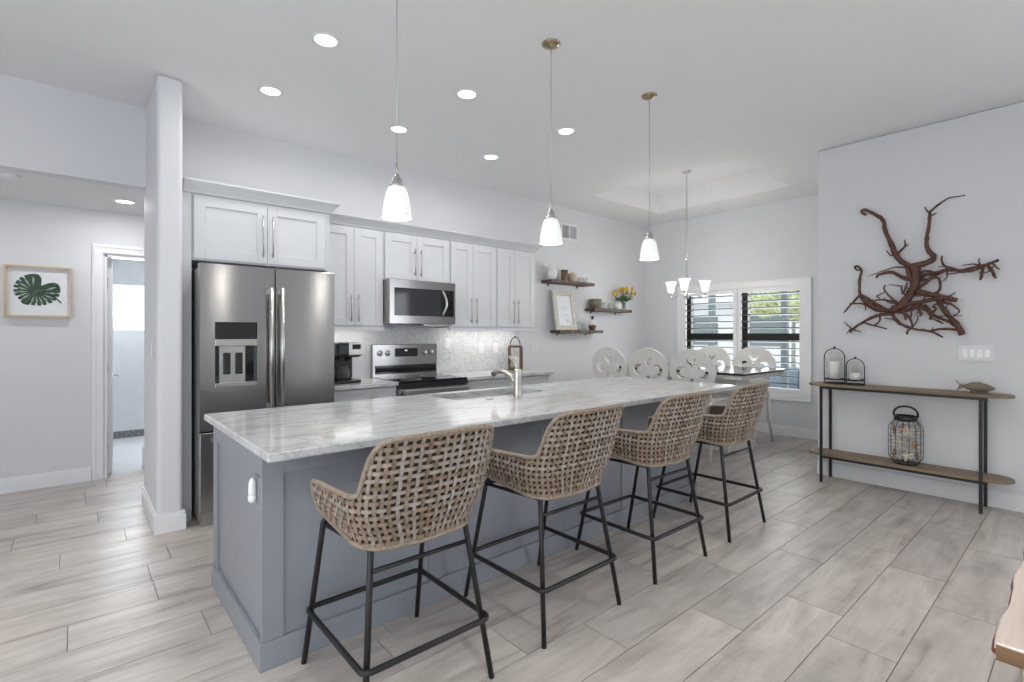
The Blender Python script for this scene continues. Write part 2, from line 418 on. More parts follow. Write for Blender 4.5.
# walls
mb = MB(); mb.box(0.585, XF + 0.12, YB, YB + 0.12, 0, CEIL); struct('wall_back', mb, M['wall'])
mb = MB(); mb.box(0.428, 0.580, 4.245, YB + 0.12, 0, CEIL, 0.026, 4); struct('wall_pillar', mb, M['wall'])
mb = MB(); mb.box(-2.6, 0.43, 4.98, 5.10, HC, CEIL); struct('wall_header', mb, M['wall'])
WY0, WY1, WZ0, WZ1 = 2.50, 4.32, 0.55, 2.04
mb = MB()
mb.box(XF, XF + 0.12, YR, WY0, 0, CEIL); mb.box(XF, XF + 0.12, WY1, YB, 0, CEIL)
mb.box(XF, XF + 0.12, WY0, WY1, 0, WZ0); mb.box(XF, XF + 0.12, WY0, WY1, WZ1, CEIL)
struct('wall_far', mb, M['wall'])
mb = MB(); mb.box(XR, XR + 0.14, -0.80, YR, 0, CEIL, 0.018, 3); mb.box(XR, XR + 0.14, -3.6, -3.20, 0, CEIL); mb.box(XR, XR + 0.14, -3.20, -0.78, 2.35, CEIL); mb.box(XR + 0.12, XF + 0.12, YR - 0.12, YR, 0, CEIL); struct('wall_right', mb, M['wall'])
DX0, DX1, DZ = 0.215, 1.03, 2.14
mb = MB(); mb.box(-2.6, DX0, HW, HW + 0.12, 0, HC); mb.box(DX1, 2.2, HW, HW + 0.12, 0, HC); mb.box(DX0, DX1, HW, HW + 0.12, DZ, HC)
struct('wall_hall', mb, M['wall'])
mb = MB(); mb.box(2.1, 2.2, YB + 0.12, HW, 0, HC); struct('wall_hall_end', mb, M['wall'])
mb = MB()
mb.box(-2.72, -2.6, -3.6, -1.0, 0, CEIL); mb.box(-2.72, -2.6, 2.2, HW + 0.12, 0, CEIL)
mb.box(-2.72, -2.6, -1.0, 2.2, 0, 0.15); mb.box(-2.72, -2.6, -1.0, 2.2, 2.55, CEIL); struct('wall_left', mb, M['wall'])
mb = MB()
mb.box(-2.72, -2.4, -3.72, -3.6, 0, CEIL); mb.box(0.4, XR + 0.14, -3.72, -3.6, 0, CEIL); mb.box(-2.4, 0.4, -3.72, -3.6, 2.55, CEIL)
struct('wall_front', mb, M['wall'])
# frames of the glazing behind the camera
mb = MB()
for x in (-2.4, -1.03, 0.34): mb.box(x, x + 0.06, -3.70, -3.64, 0, 2.55)
mb.box(-2.34, 0.34, -3.70, -3.64, 2.49, 2.55); mb.box(-2.34, 0.34, -3.70, -3.64, 0, 0.05)
struct('door_2', mb, M['trim'])
mb = MB()
for y in (-3.20, -2.02, -0.84): mb.box(XR + 0.03, XR + 0.09, y, y + 0.06, 0, 2.35)
mb.box(XR + 0.03, XR + 0.09, -3.14, -0.84, 2.29, 2.35); mb.box(XR + 0.03, XR + 0.09, -3.14, -0.84, 0, 0.05)
struct('door_3', mb, M['trim'])
mb = MB()
for y in (-1.0, 0.57, 2.14): mb.box(-2.69, -2.63, y, y + 0.06, 0.15, 2.55)
mb.box(-2.69, -2.63, -0.94, 2.14, 0.15, 0.21); mb.box(-2.69, -2.63, -0.94, 2.14, 2.49, 2.55)
struct('window_3', mb, M['trim'])
# baseboards
def bb(name, x0, x1, y0, y1, face):
    mb = MB(); h = 0.13; t = 0.016
    mb.box(x0, x1, y0, y1, 0, h - 0.022, 0.001)
    i = 0.005
    dx0 = x0 + (i if face == '-x' else 0); dx1 = x1 - (i if face == '+x' else 0)
    dy0 = y0 + (i if face == '-y' else 0); dy1 = y1 - (i if face == '+y' else 0)
    mb.box(dx0, dx1, dy0, dy1, h - 0.022, h, 0.002)
    struct(name, mb, M['trim'])
bb('baseboard_right', XR - 0.016, XR, -0.78, YR, '-x')
bb('baseboard_far', XF - 0.016, XF, YR, YB, '-x')
bb('baseboard_back', 4.46, XF - 0.016, YB - 0.016, YB, '-y')
bb('baseboard_hall', -2.6, 0.115, HW - 0.016, HW, '-y')
mb = MB(); mb.box(0.412, 0.597, 4.230, 4.245, 0, 0.108); mb.box(0.412, 0.428, 4.245, YB + 0.1, 0, 0.108); mb.box(0.580, 0.597, 4.245, 4.39, 0, 0.108)
mb.box(0.417, 0.592, 4.235, 4.245, 0.108, 0.135, 0.001); mb.box(0.417, 0.428, 4.245, YB + 0.1, 0.108, 0.135, 0.001); mb.box(0.580, 0.591, 4.245, 4.39, 0.108, 0.135, 0.001)
struct('baseboard_pillar', mb, M['trim'])

# hall door: casing, jamb, open leaf
mb = MB()
mb.box(0.120, 0.205, HW - 0.02, HW, 0, DZ + 0.095, 0.003); mb.box(0.205, 1.12, HW - 0.02, HW, DZ + 0.01, DZ + 0.095, 0.003); mb.box(1.035, 1.12, HW - 0.02, HW, 0, DZ + 0.01, 0.003)
mb.box(0.13, 0.15, HW - 0.028, HW - 0.02, 0, DZ + 0.085, 0.002); mb.box(0.15, 1.11, HW - 0.028, HW - 0.02, DZ + 0.065, DZ + 0.085, 0.002)
struct('trim_door_casing', mb, M['trim'])
mb = MB(); mb.box(DX0, DX0 + 0.018, HW, HW + 0.12, 0, DZ); mb.box(DX1 - 0.018, DX1, HW, HW + 0.12, 0, DZ); mb.box(DX0, DX1, HW, HW + 0.12, DZ - 0.018, DZ)
struct('trim_door_jamb', mb, M['trim'])
mb = MB()
mb.box(0, 0.036, 0, 0.76, 0.012, 2.11, 0.002)
for z0, z1 in ((0.15, 0.95), (1.05, 1.98)):
    mb.box(0.036, 0.040, 0.10, 0.12, z0, z1); mb.box(0.036, 0.040, 0.64, 0.66, z0, z1); mb.box(0.036, 0.040, 0.12, 0.64, z0, z0 + 0.02); mb.box(0.036, 0.040, 0.12, 0.64, z1 - 0.02, z1)
rot = Matrix.Translation((0.240, HW + 0.125, 0)) @ Matrix.Rotation(math.radians(-3.0), 4, 'Z')
mb.xf(rot); d1 = struct('door_1', mb, M['trim'])
mb = MB(); mb.tube([(0.04, 0.70, 0.93), (0.085, 0.70, 0.93), (0.085, 0.60, 0.93)], 0.009, 8); mb.lathe([(0.025, 0), (0.025, 0.008)], (0, 0, 0), 16)
mb.xf(rot); 
mb.build('door_handle', M['nickel'], d1)
for z in (0.25, 1.05, 1.88):
    mb = MB(); mb.box(0.2335, 0.2375, HW + 0.055, HW + 0.11, z - 0.05, z + 0.05); mb.tube([(0.239, HW + 0.117, z - 0.05), (0.239, HW + 0.117, z + 0.05)], 0.006, 8)
    mb.build('hinge', M['nickel'], d1)
# bathroom beyond the door
mb = MB(); mb.box(0.0, 2.2, HW + 0.12, 8.6, -0.06, 0.0); struct('floor_bath', mb, M['bathtile'])
mb = MB(); mb.box(0.1, 2.2, 8.45, 8.57, 0, 1.43); mb.box(0.1, 2.2, 8.45, 8.57, 2.03, 2.6); mb.box(0.1, 0.36, 8.45, 8.57, 1.43, 2.03); mb.box(1.5, 2.2, 8.45, 8.57, 1.43, 2.03)
struct('wall_bath', mb, M['bathtile'])
mb = MB(); mb.box(0.02, 0.12, HW + 0.12, 8.57, 0, 2.6); mb.box(2.1, 2.2, HW + 0.12, 8.57, 0, 2.6); struct('wall_bath_side', mb, M['bathtile'])
mb = MB(); mb.box(0.02, 2.2, HW + 0.12, 8.57, 2.5, 2.6); struct('ceiling_bath', mb, M['ceil'])
mb = MB(); mb.box(0.36, 1.5, 8.50, 8.52, 1.43, 2.03); w2 = struct('window_2', mb, glow('daylit_frosted_pane', (0.86, 0.94, 1.0), 0.95))
mb = MB(); mb.box(0.12, 2.1, 8.435, 8.45, 0, 0.09); struct('trim_bath_mosaic', mb, M['mosaic'])

# ------------------------------------------------------------------ dining window with shutters
mb = MB()
fx0, fx1 = XF - 0.025, XF
mb.box(fx0, fx1, 2.44, 2.53, 0.475, 2.125, 0.004); mb.box(fx0, fx1, 4.29, 4.38, 0.475, 2.125, 0.004)
mb.box(fx0, fx1, 2.53, 4.29, 0.475, 0.56, 0.004); mb.box(fx0, fx1, 2.53, 4.29, 2.03, 2.125, 0.004)
mb.box(XF - 0.035, XF - 0.025, 2.44, 2.465, 0.475, 2.125, 0.003); mb.box(XF - 0.035, XF - 0.025, 4.355, 4.38, 0.475, 2.125, 0.003)
mb.box(XF - 0.035, XF - 0.025, 2.465, 4.355, 2.10, 2.125, 0.003); mb.box(XF - 0.035, XF - 0.025, 2.465, 4.355, 0.475, 0.50, 0.003)
win = struct('window_1', mb, M['trim'])
for (y0, y1) in ((2.53, 3.415), (3.425, 4.29)):
    mb = MB(); x0, x1 = XF - 0.02, XF + 0.012
    mb.box(x0, x1, y0, y0 + 0.055, 0.56, 2.03, 0.003); mb.box(x0, x1, y1 - 0.055, y1, 0.56, 2.03, 0.003)
    mb.box(x0, x1, y0 + 0.055, y1 - 0.055, 0.56, 0.635, 0.003); mb.box(x0, x1, y0 + 0.055, y1 - 0.055, 1.965, 2.03, 0.003)
    fr = mb.build('shutter_frame', M['trim'], win)
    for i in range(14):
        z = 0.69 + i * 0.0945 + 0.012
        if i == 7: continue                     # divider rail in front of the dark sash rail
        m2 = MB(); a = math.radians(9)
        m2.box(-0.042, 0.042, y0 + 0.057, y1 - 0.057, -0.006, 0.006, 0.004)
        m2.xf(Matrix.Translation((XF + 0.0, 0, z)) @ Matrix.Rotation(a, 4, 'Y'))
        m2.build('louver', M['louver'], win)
# bronze window unit behind the shutters
mb = MB(); x0, x1 = XF + 0.055, XF + 0.115
for y0, y1 in ((2.50, 2.55), (3.30, 3.46), (4.19, 4.32)): mb.box(x0, x1, y0, y1, 0.55, 2.04)
for z0, z1 in ((0.55, 0.60), (1.285, 1.385), (1.99, 2.04)): mb.box(x0 + 0.005, x1 - 0.005, 2.55, 4.27, z0, z1)
mb.build('sash_frame', M['bronze'], win)
mb = MB(); mb.box(XF + 0.084, XF + 0.088, 2.55, 4.27, 0.60, 1.99); mb.build('pane', M['winglass'], win)

# ------------------------------------------------------------------ outside the dining window
mb = MB(); mb.box(XF + 0.12, 30, -12, 22, -0.15, -0.05); o = struct('ground', mb, M['pavers'])
grp = 'posts of the patio screen'
for i, (y, lab) in enumerate(((5.15, 'grey-green patio post seen leftmost through the shutters'), (4.70, 'grey-green patio post second from the left through the shutters'), (3.42, 'grey-green patio post seen through the right shutter'))):
    mb = MB(); mb.box(8.95, 9.05, y - 0.05, y + 0.05, -0.05, 2.75, 0.008); mb.box(8.92, 9.08, y - 0.08, y + 0.08, -0.05, 0.05); tag(mb.build('patio_post', M['teal']), lab, 'post', grp)
mb = MB(); mb.box(8.95, 9.05, -1, 9, 2.75, 2.85); tag(mb.build('patio_beam', M['teal']), 'grey-green beam across the patio posts beyond the dining window', 'beam')
t = thing('neighbour_house', (23, 9, -0.05), 'pale house with grey hipped roof seen through the left shutter', 'house')
mb = MB(); mb.box(20, 27, 6.5, 15, -0.05, 2.6); hw = mb.build('wall', M['stucco'], t)
mb = MB()
vs = [mb.bm.verts.new(p) for p in ((19.4, 5.9, 2.6), (27.6, 5.9, 2.6), (27.6, 15.6, 2.6), (19.4, 15.6, 2.6), (23.5, 9.0, 4.0), (23.5, 12.5, 4.0))]
for q in ((0, 1, 4), (1, 2, 5, 4), (2, 3, 5), (3, 0, 4, 5), (0, 3, 2, 1)): mb.bm.faces.new([vs[i] for i in q])
mb.build('roof', M['roof'], t)
for y in (7.6, 10.2, 12.8):
    mb = MB(); mb.box(19.95, 20.01, y, y + 1.3, 0.9, 2.1); mb.build('window', M['teal'], t)
def bushy(name, c, r, n, sx, sy, sz, mat, label, cat):
    t = thing(name, (c[0], c[1], -0.05), label, cat)
    mb = MB(); rnd = random.Random(len(label))
    for i in range(n):
        th = rnd.uniform(0, 2 * PI); q = rnd.random() ** 0.5
        mb.ball((c[0] + sx * q * math.cos(th), c[1] + sy * q * math.sin(th), c[2] + rnd.uniform(-sz, sz)), r * rnd.uniform(0.7, 1.2), sub=2)
    for v in mb.bm.verts: v.co += Vector((rnd.uniform(-1, 1), rnd.uniform(-1, 1), rnd.uniform(-1, 1))) * r * 0.13
    mb.build('foliage', mat, t)
    mb = MB(); mb.tube([(c[0], c[1], -0.05), (c[0] + 0.05, c[1], c[2])], [0.06, 0.04], 8); mb.build('trunk', plain('grey_trunk', (0.34, 0.33, 0.31), 0.9), t)
    return t
bushy('shade_tree', (14.5, 5.3, 2.9), 0.6, 30, 1.3, 1.5, 0.8, M['hedge'], 'yellow-green tree behind the patio seen through the right shutter', 'tree')
bushy('garden_shrub', (12.6, 3.1, 1.0), 0.45, 26, 0.7, 0.8, 0.7, M['hedge'], 'low yellow-green shrub outside at the right shutter', 'shrub')
t = thing('patio_sofa', (9.9, 3.6, -0.05), 'blue-grey patio sofa outside beyond the dining window', 'sofa')
mb = MB(); mb.box(9.6, 10.3, 2.9, 4.3, -0.05, 0.18, 0.02); mb.build('base', M['teal'], t)
mb = MB(); mb.box(9.6, 10.1, 2.92, 3.59, 0.18, 0.36, 0.04); mb.box(9.6, 10.1, 3.61, 4.28, 0.18, 0.36, 0.04); mb.build('seat_cushion', M['outcushion'], t)
mb = MB(); mb.box(10.1, 10.3, 2.92, 3.59, 0.18, 0.75, 0.05); mb.box(10.1, 10.3, 3.61, 4.28, 0.18, 0.75, 0.05); mb.build('back_cushion', M['outcushion'], t)

# ------------------------------------------------------------------ cabinets
def pull(parent, x, y, z0, z1, r=0.006):
    """vertical bar pull on a front at y (front faces -y)"""
    mb = MB(); mb.tube([(x, y - 0.032, z0), (x, y - 0.032, z1)], r, 8)
    for z in (z0 + 0.03, z1 - 0.03): mb.tube([(x, y - 0.032, z), (x, y, z)], 0.0045, 6)
    sub(mb, 'handle', M['nickel'], parent)
def hpull(parent, x0, x1, y, z, r=0.006):
    mb = MB(); mb.tube([(x0, y - 0.032, z), (x1, y - 0.032, z)], r, 8)
    for x in (x0 + 0.03, x1 - 0.03): mb.tube([(x, y - 0.032, z), (x, y, z)], 0.0045, 6)
    sub(mb, 'handle', M['nickel'], parent)
def shaker(x0, x1, z0, z1, y, rail=0.075, th=0.02, dep=0.009):
    """shaker front, outer face at y, facing -y"""
    mb = MB()
    mb.box(x0, x1, y + dep, y + th, z0, z1)
    b = 0.0015
    mb.box(x0, x0 + rail, y, y + dep, z0, z1, b, 1); mb.box(x1 - rail, x1, y, y + dep, z0, z1, b, 1)
    mb.box(x0 + rail, x1 - rail, y, y + dep, z0, z0 + rail, b, 1); mb.box(x0 + rail, x1 - rail, y, y + dep, z1 - rail, z1, b, 1)
    return mb
def wall_cab(x0, x1, y, z0, z1, label, split=None, name='wall_cabinet', pulls=(0.06, 0.26), face=0.02, grp='white shaker wall cabinets'):
    t = thing(name, ((x0 + x1) / 2, (y + YB) / 2, z0), label, 'cabinet', grp)
    mb = MB(); mb.box(x0 + 0.001, x1 - 0.001, y + 0.021, YB - 0.002, z0, z1); mb.build('body', M['cab'], t)
    xm = split or (x0 + x1) / 2; xr_ = x1 - (0.045 if z0 > 1.932 and x0 < 1 else 0.012)
    for k, (a, b) in enumerate(((x0 + 0.012, xm - 0.0015), (xm + 0.0015, xr_))):
        d = shaker(a, b, z0 + 0.012, z1 - 0.012, y).build('cabinet_door', M['cab'], t)
        px = b - 0.035 if k == 0 else a + 0.035
        pull(d, px, y, z0 + pulls[0], z0 + pulls[1])
    return t
YU = 4.67; ZU = 1.45; ZT = 2.415
wall_cab(1.70, 2.342, YU, ZU, ZT, 'white two-door wall cabinet over the coffee maker beside the fridge', 2.03, pulls=(0.05, 0.31))
wall_cab(2.342, 3.133, YU, 1.93, ZT, 'short white two-door wall cabinet directly above the microwave', 2.718, pulls=(0.05, 0.33))
wall_cab(3.133, 3.800, YU, ZU, ZT, 'white two-door wall cabinet just right of the microwave', 3.447, pulls=(0.05, 0.34))
wall_cab(3.800, 4.433, YU, ZU, ZT, 'white two-door wall cabinet nearest the floating shelves', 4.086, pulls=(0.05, 0.34))
wall_cab(0.655, 1.690, 4.38, 1.935, 2.43, 'deep white two-door cabinet above the fridge', 1.175, pulls=(0.06, 0.39))
# light rail under the wall cabinets and crown over them
mb = MB()
for x0, x1 in ((1.70, 2.342), (3.133, 4.433)): mb.box(x0, x1, YU + 0.005, YU + 0.03, ZU - 0.035, ZU - 0.001)
mb.box(4.41, 4.433, YU + 0.03, YB - 0.01, ZU - 0.035, ZU - 0.001)
struct('trim_light_rail', mb, M['cab'])
def crown(mb, x0, x1, y, z0, left, right):
    h = 0.095; p = 0.075
    prof = [(0, 0), (0.012, 0.004), (0.02, 0.022), (0.045, 0.052), (0.066, 0.072), (0.070, 0.078), (p, 0.080), (p, h)]
    for (a, za), (b, zb) in zip(prof, prof[1:]):
        def ring(o, z): return [(x0 - (o if left else 0), y - o, z0 + z), (x1 + (o if right else 0), y - o, z0 + z)]
        A = ring(a, za); B = ring(b, zb)
        mb.bm.faces.new([mb.bm.verts.new(v) for v in (A[0], A[1], B[1], B[0])])
        if right:
            C1 = [(x1 + a, y - a, z0 + za), (x1 + a, YB, z0 + za), (x1 + b, YB, z0 + zb), (x1 + b, y - b, z0 + zb)]
            mb.bm.faces.new([mb.bm.verts.new(v) for v in C1])
    xr = x1 + (p if right else 0)
    mb.bm.faces.new([mb.bm.verts.new(v) for v in ((x0, y - p, z0 + h), (xr, y - p, z0 + h), (xr, YB, z0 + h), (x0, YB, z0 + h))])
mb = MB(); crown(mb, 1.695, 4.433, YU + 0.02, ZT - 0.001, False, True); mb.box(1.695, 4.433, YU + 0.022, YB - 0.01, ZT, ZT + 0.09)
struct('trim_crown_low', mb, M['cab'])
mb = MB(); crown(mb, 0.60, 1.690, 4.40, 2.431, False, True); mb.box(0.60, 1.690, 4.402, YB - 0.01, 2.431, 2.52)
struct('trim_crown_fridge', mb, M['cab'])
# panels each side of the fridge
mb = MB(); mb.box(0.582, 0.654, 4.395, YB - 0.001, 0, 2.43); tag(mb.build('fridge_panel', M['cab']), 'white upright end panel between the pillar and the fridge', 'panel')
mb = MB(); mb.box(1.672, 1.690, 4.45, YB - 0.001, 0, 1.934); tag(mb.build('fridge_panel', M['cab']), 'white upright end panel at the right of the fridge', 'panel')
# base cabinets
def base_cab(x0, x1, label, fronts):
    t = thing('base_cabinet', ((x0 + x1) / 2, 4.7, 0), label, 'cabinet', 'white base cabinets along the back wall')
    mb = MB(); mb.box(x0 + 0.001, x1 - 0.001, 4.421, YB - 0.002, 0.10, 0.885); mb.box(x0 + 0.001, x1 - 0.001, 4.47, YB - 0.002, 0, 0.10); mb.build('body', M['cab'], t)
    for a, b in fronts:
        d = shaker(a + 0.003, b - 0.003, 0.705, 0.875, 4.40, 0.04).build('drawer', M['cab'], t); c = (a + b) / 2; hpull(d, c - 0.09, c + 0.09, 4.40, 0.79)
        d = shaker(a + 0.003, b - 0.003, 0.115, 0.695, 4.40, 0.07).build('cabinet_door', M['cab'], t); pull(d, b - 0.05, 4.40, 0.46, 0.65)
    return t
base_cab(1.692, 2.338, 'white base cabinet with drawer under the coffee maker', [(1.692, 2.338)])
base_cab(3.137, 3.79, 'white base cabinet with drawer just right of the range', [(3.137, 3.79)])
base_cab(3.79, 4.430, 'white base cabinet with drawer under the wooden lantern', [(3.79, 4.430)])
for x0, x1, lab in ((1.691, 2.339, 'white stone worktop section under the coffee maker'), (3.136, 4.455, 'white stone worktop section right of the range')):
    mb = MB(); mb.box(x0, x1, 4.36, YB - 0.012, 0.886, 0.922, 0.004); tag(mb.build('worktop', M['marble']), lab, 'countertop', 'worktops along the back wall')
mb = MB(); mb.box(1.691, 4.433, YB - 0.011, YB - 0.001, 0.923, ZU - 0.002); struct('wall_backsplash', mb, M['chevron'])
# under-cabinet light bars
for x0, x1, lab in ((1.78, 2.28, 'lit under-cabinet strip above the coffee maker'), (3.25, 4.30, 'lit under-cabinet strip right of the microwave')):
    mb = MB(); mb.box(x0, x1, 4.80, 4.84, ZU - 0.016, ZU - 0.001, 0.002); s_ = tag(mb.build('under_cabinet_light', M['led']), lab, 'light', 'under-cabinet strips')
    l = area('under_cabinet_lamp', ((x0 + x1) / 2, 4.82, ZU - 0.02), ((x0 + x1) / 2, 4.86, 0), x1 - x0, 0.03, 1.0 * (x1 - x0) / 0.6, (1, 0.97, 0.92))
# outlets on the backsplash
def plate(name, c, axis, w, h, label, gang=1, cat='outlet', grp=None, kind='outlet'):
    """wall plate: axis '-y' or '-x'"""
    t = thing(name, c, label, cat, grp)
    mb = MB(); mb.box(-w / 2, w / 2, -0.006, 0, -h / 2, h / 2, 0.002)
    R = Matrix.Rotation(0 if axis == '-y' else -PI / 2, 4, 'Z')
    mb.xf(R); mb.build('cover_plate', M['whiteplastic'], t, world=False)
    for i in range(gang):
        cx = (i - (gang - 1) / 2) * 0.046
        mb = MB()
        if kind == 'switch': mb.box(cx - 0.016, cx + 0.016, -0.010, -0.005, -0.033, 0.033, 0.002)
        else: mb.box(cx - 0.017, cx + 0.017, -0.009, -0.005, 0.008, 0.036, 0.003); mb.box(cx - 0.017, cx + 0.017, -0.009, -0.005, -0.036, -0.008, 0.003)
        mb.xf(R); mb.build('rocker_switch' if kind == 'switch' else 'socket', M['ceramic'], t, world=False)
    return t
plate('wall_outlet', (3.31, YB - 0.011, 1.27), '-y', 0.08, 0.12, 'white outlet on the backsplash nearest the range', grp='backsplash outlets')
plate('wall_outlet', (3.80, YB - 0.011, 1.20), '-y', 0.08, 0.12, 'white outlet in the middle of the right backsplash', grp='backsplash outlets')
plate('wall_outlet', (4.03, YB - 0.011, 1.20), '-y', 0.08, 0.12, 'white outlet on the backsplash left of the wooden lantern', grp='backsplash outlets')
plate('wall_outlet', (4.72, YB - 0.001, 1.205), '-y', 0.13, 0.08, 'white wall plate on the bare wall right of the wooden lantern', gang=2, kind='switch', cat='switch')
plate('light_switch_plate', (XR - 0.001, 0.645, 1.225), '-x', 0.225, 0.125, 'white four-gang switch plate above the console on the right wall', gang=4, cat='switch', kind='switch')
t = plate('light_switch_plate', (0.427, 4.50, 1.27), '-x', 0.09, 0.125, 'white switch plate on the side of the pillar facing the hall', gang=1, cat='switch', kind='switch')

# ------------------------------------------------------------------ fridge
t = thing('refrigerator', (1.155, 4.55, 0), 'stainless french-door refrigerator with water dispenser beside the pillar', 'refrigerator')
mb = MB(); mb.box(0.675, 1.635, 4.252, 4.93, 0.03, 1.865, 0.004); mb.build('cabinet_body', M['steel_side'], t)
mb = MB(); mb.box(0.685, 1.625, 4.236, 4.252, 0.05, 1.855); mb.build('gasket', M['darkgap'], t)
# left door with dispenser opening  x 0.67..1.172
FX0, FXM, FX1, FY, FYB = 0.670, 1.1735, 1.640, 4.165, 4.236
dx0, dx1, dz0, dz1 = 0.765, 1.045, 0.995, 1.470
mb = MB()
for a in ((FX0, dx0, 0.685, 1.89), (dx1, FXM - 0.004, 0.685, 1.89), (dx0, dx1, 0.685, dz0), (dx0, dx1, dz1, 1.89)): mb.box(a[0], a[1], FY, FYB, a[2], a[3])
d = mb.build('left_door', M['steel'], t)
mb = MB(); mb.box(dx0, dx1, FYB - 0.022, FYB - 0.001, dz0, dz1); sub(mb, 'dispenser_cavity', M['blackglass'], d)
mb = MB(); mb.box(dx0 + 0.004, dx1 - 0.004, FY + 0.002, FYB - 0.022, 1.345, dz1 - 0.004, 0.002); sub(mb, 'display_panel', M['blackglass'], d)
mb = MB(); mb.box(dx0, dx1, FY - 0.003, FYB - 0.022, 1.295, 1.343, 0.003); mb.box(dx0, dx1, FY - 0.003, FYB - 0.022, dz0, dz0 + 0.03, 0.003)
mb.box(dx0 + 0.035, dx1 - 0.075, FY + 0.030, FYB - 0.022, dz0 + 0.03, 1.295); sub(mb, 'dispenser_trim', M['nickel'], d)
mb = MB()
for x in (dx0 + 0.055, dx0 + 0.135): mb.box(x, x + 0.05, FY + 0.012, FY + 0.030, dz0 + 0.09, 1.245, 0.006)
sub(mb, 'dispenser_paddle', M['black'], d)
mb = MB(); mb.box(FXM + 0.004, FX1, FY, FYB, 0.685, 1.89, 0.004); d2 = mb.build('right_door', M['steel'], t)
mb = MB(); mb.box(FX0, FX1, FY, FYB, 0.10, 0.673, 0.004); d3 = mb.build('freezer_drawer', M['steel'], t)
for d_, x in ((d, FXM - 0.040), (d2, FXM + 0.040)):
    mb = MB(); mb.tube([(x, FY - 0.055, 0.80), (x, FY - 0.055, 1.735)], 0.016, 14)
    for z in (0.83, 1.705): mb.box(x - 0.013, x + 0.013, FY - 0.055, FY, z - 0.02, z + 0.02, 0.004)
    sub(mb, 'handle', M['nickel'], d_)
mb = MB(); mb.tube([(FX0 + 0.08, FY - 0.055, 0.61), (FX1 - 0.08, FY - 0.055, 0.61)], 0.016, 14)
for x in (FX0 + 0.12, FX1 - 0.12): mb.box(x - 0.02, x + 0.02, FY - 0.055, FY, 0.597, 0.623, 0.004)
sub(mb, 'handle', M['nickel'], d3)
mb = MB(); mb.box(FX0 + 0.01, FX1 - 0.01, FY + 0.03, 4.25, 0.0, 0.095); mb.build('toe_grille', M['steel_side'], t)
mb = MB(); mb.box(FX0 + 0.01, FX0 + 0.09, FY + 0.02, FYB + 0.05, 1.867, 1.90, 0.004); mb.box(FX1 - 0.09, FX1 - 0.01, FY + 0.02, FYB + 0.05, 1.867, 1.90, 0.004)
mb.bm.free(); 
# ------------------------------------------------------------------ microwave
t = thing('microwave', (2.74, 4.8, 1.48), 'stainless over-the-range microwave with black glass door', 'microwave')
X0, X1, YF_ = 2.348, 3.127, 4.56
mb = MB(); mb.box(X0, X1, YF_ + 0.02, YB - 0.012, 1.485, 1.926, 0.004); mb.build('case', M['steel_side'], t)
mb = MB(); w0, w1, wz0, wz1 = X0 + 0.05, X1 - 0.02, 1.565, 1.845
for a in ((X0, w0, 1.487, 1.926), (w1, X1, 1.487, 1.926), (w0, w1, 1.487, wz0), (w0, w1, wz1, 1.926)): mb.box(a[0], a[1], YF_, YF_ + 0.019, a[2], a[3])
d = mb.build('door_frame', M['steel'], t)
mb = MB(); mb.box(w0, w1 - 0.155, YF_ + 0.004, YF_ + 0.018, wz0, wz1); sub(mb, 'window', plain('tinted_oven_glass', (0.030, 0.032, 0.036), 0.06, var=0.05, spec=0.5), d)
mb = MB(); mb.box(w1 - 0.155, w1, YF_ + 0.005, YF_ + 0.018, wz0, wz1); kp = sub(mb, 'keypad', M['blackglass'], d)
mb = MB()
for i in range(4):
    for j in range(3): mb.box(w1 - 0.085 + j * 0.025, w1 - 0.067 + j * 0.025, YF_ + 0.0035, YF_ + 0.005, wz0 + 0.06 + i * 0.035, wz0 + 0.075 + i * 0.035)
mb.bm.free()
mb = MB(); pts = []
for i in range(13):
    s_ = i / 12; pts.append((w1 - 0.150 + 0.028 * math.sin(PI * s_), YF_ - 0.012 - 0.035 * math.sin(PI * s_), wz0 + 0.012 + (wz1 - wz0 - 0.024) * s_))
mb.tube(pts, 0.012, 10); sub(mb, 'handle', M['nickel'], d)
mb = MB(); mb.box(X0 + 0.42, X1 - 0.06, YF_ + 0.06, YB - 0.1, 1.462, 1.484, 0.003); mb.build('vent_underside', M['nickel'], t)
# ------------------------------------------------------------------ range
t = thing('range_oven', (2.737, 4.65, 0), 'stainless electric range with black glass cooktop between white cabinets', 'oven')
X0, X1 = 2.343, 3.132
mb = MB(); mb.box(X0, X1, 4.40, 4.985, 0.02, 0.905); mb.build('body', M['steel_side'], t)
mb = MB(); mb.box(X0 - 0.0, X1 + 0.0, 4.345, 4.93, 0.906, 0.926, 0.004); ct = mb.build('cooktop', M['blackglass'], t)
for (cx, cy, r) in ((2.55, 4.50, 0.10), (2.93, 4.50, 0.085), (2.55, 4.77, 0.08), (2.93, 4.77, 0.10)):
    mb = MB(); mb.tube([(cx + r * math.cos(a * PI / 16), cy + r * math.sin(a * PI / 16), 0.9262) for a in range(32)], 0.0012, 4, closed=True); sub(mb, 'burner_ring', M['nickel'], ct)
mb = MB(); mb.box(X0, X1, 4.335, 4.40, 0.855, 0.905); mb.build('front_trim', M['black'], t)
mb = MB(); mb.box(X0, X1, 4.335, 4.40, 0.24, 0.85, 0.004); od = mb.build('oven_door', M['steel'], t)
mb = MB(); mb.box(X0 + 0.004, X1 - 0.004, 4.329, 4.335, 0.28, 0.775, 0.002); sub(mb, 'oven_window', M['blackglass'], od)
mb = MB(); mb.box(X0 + 0.02, X1 - 0.02, 4.275, 4.300, 0.79, 0.845, 0.01)
for x in (X0 + 0.05, X1 - 0.05): mb.box(x - 0.015, x + 0.015, 4.295, 4.335, 0.80, 0.835, 0.004)
sub(mb, 'handle', M['nickel'], od)
mb = MB(); mb.box(X0, X1, 4.338, 4.40, 0.03, 0.23, 0.004); mb.build('storage_drawer', M['steel'], t)
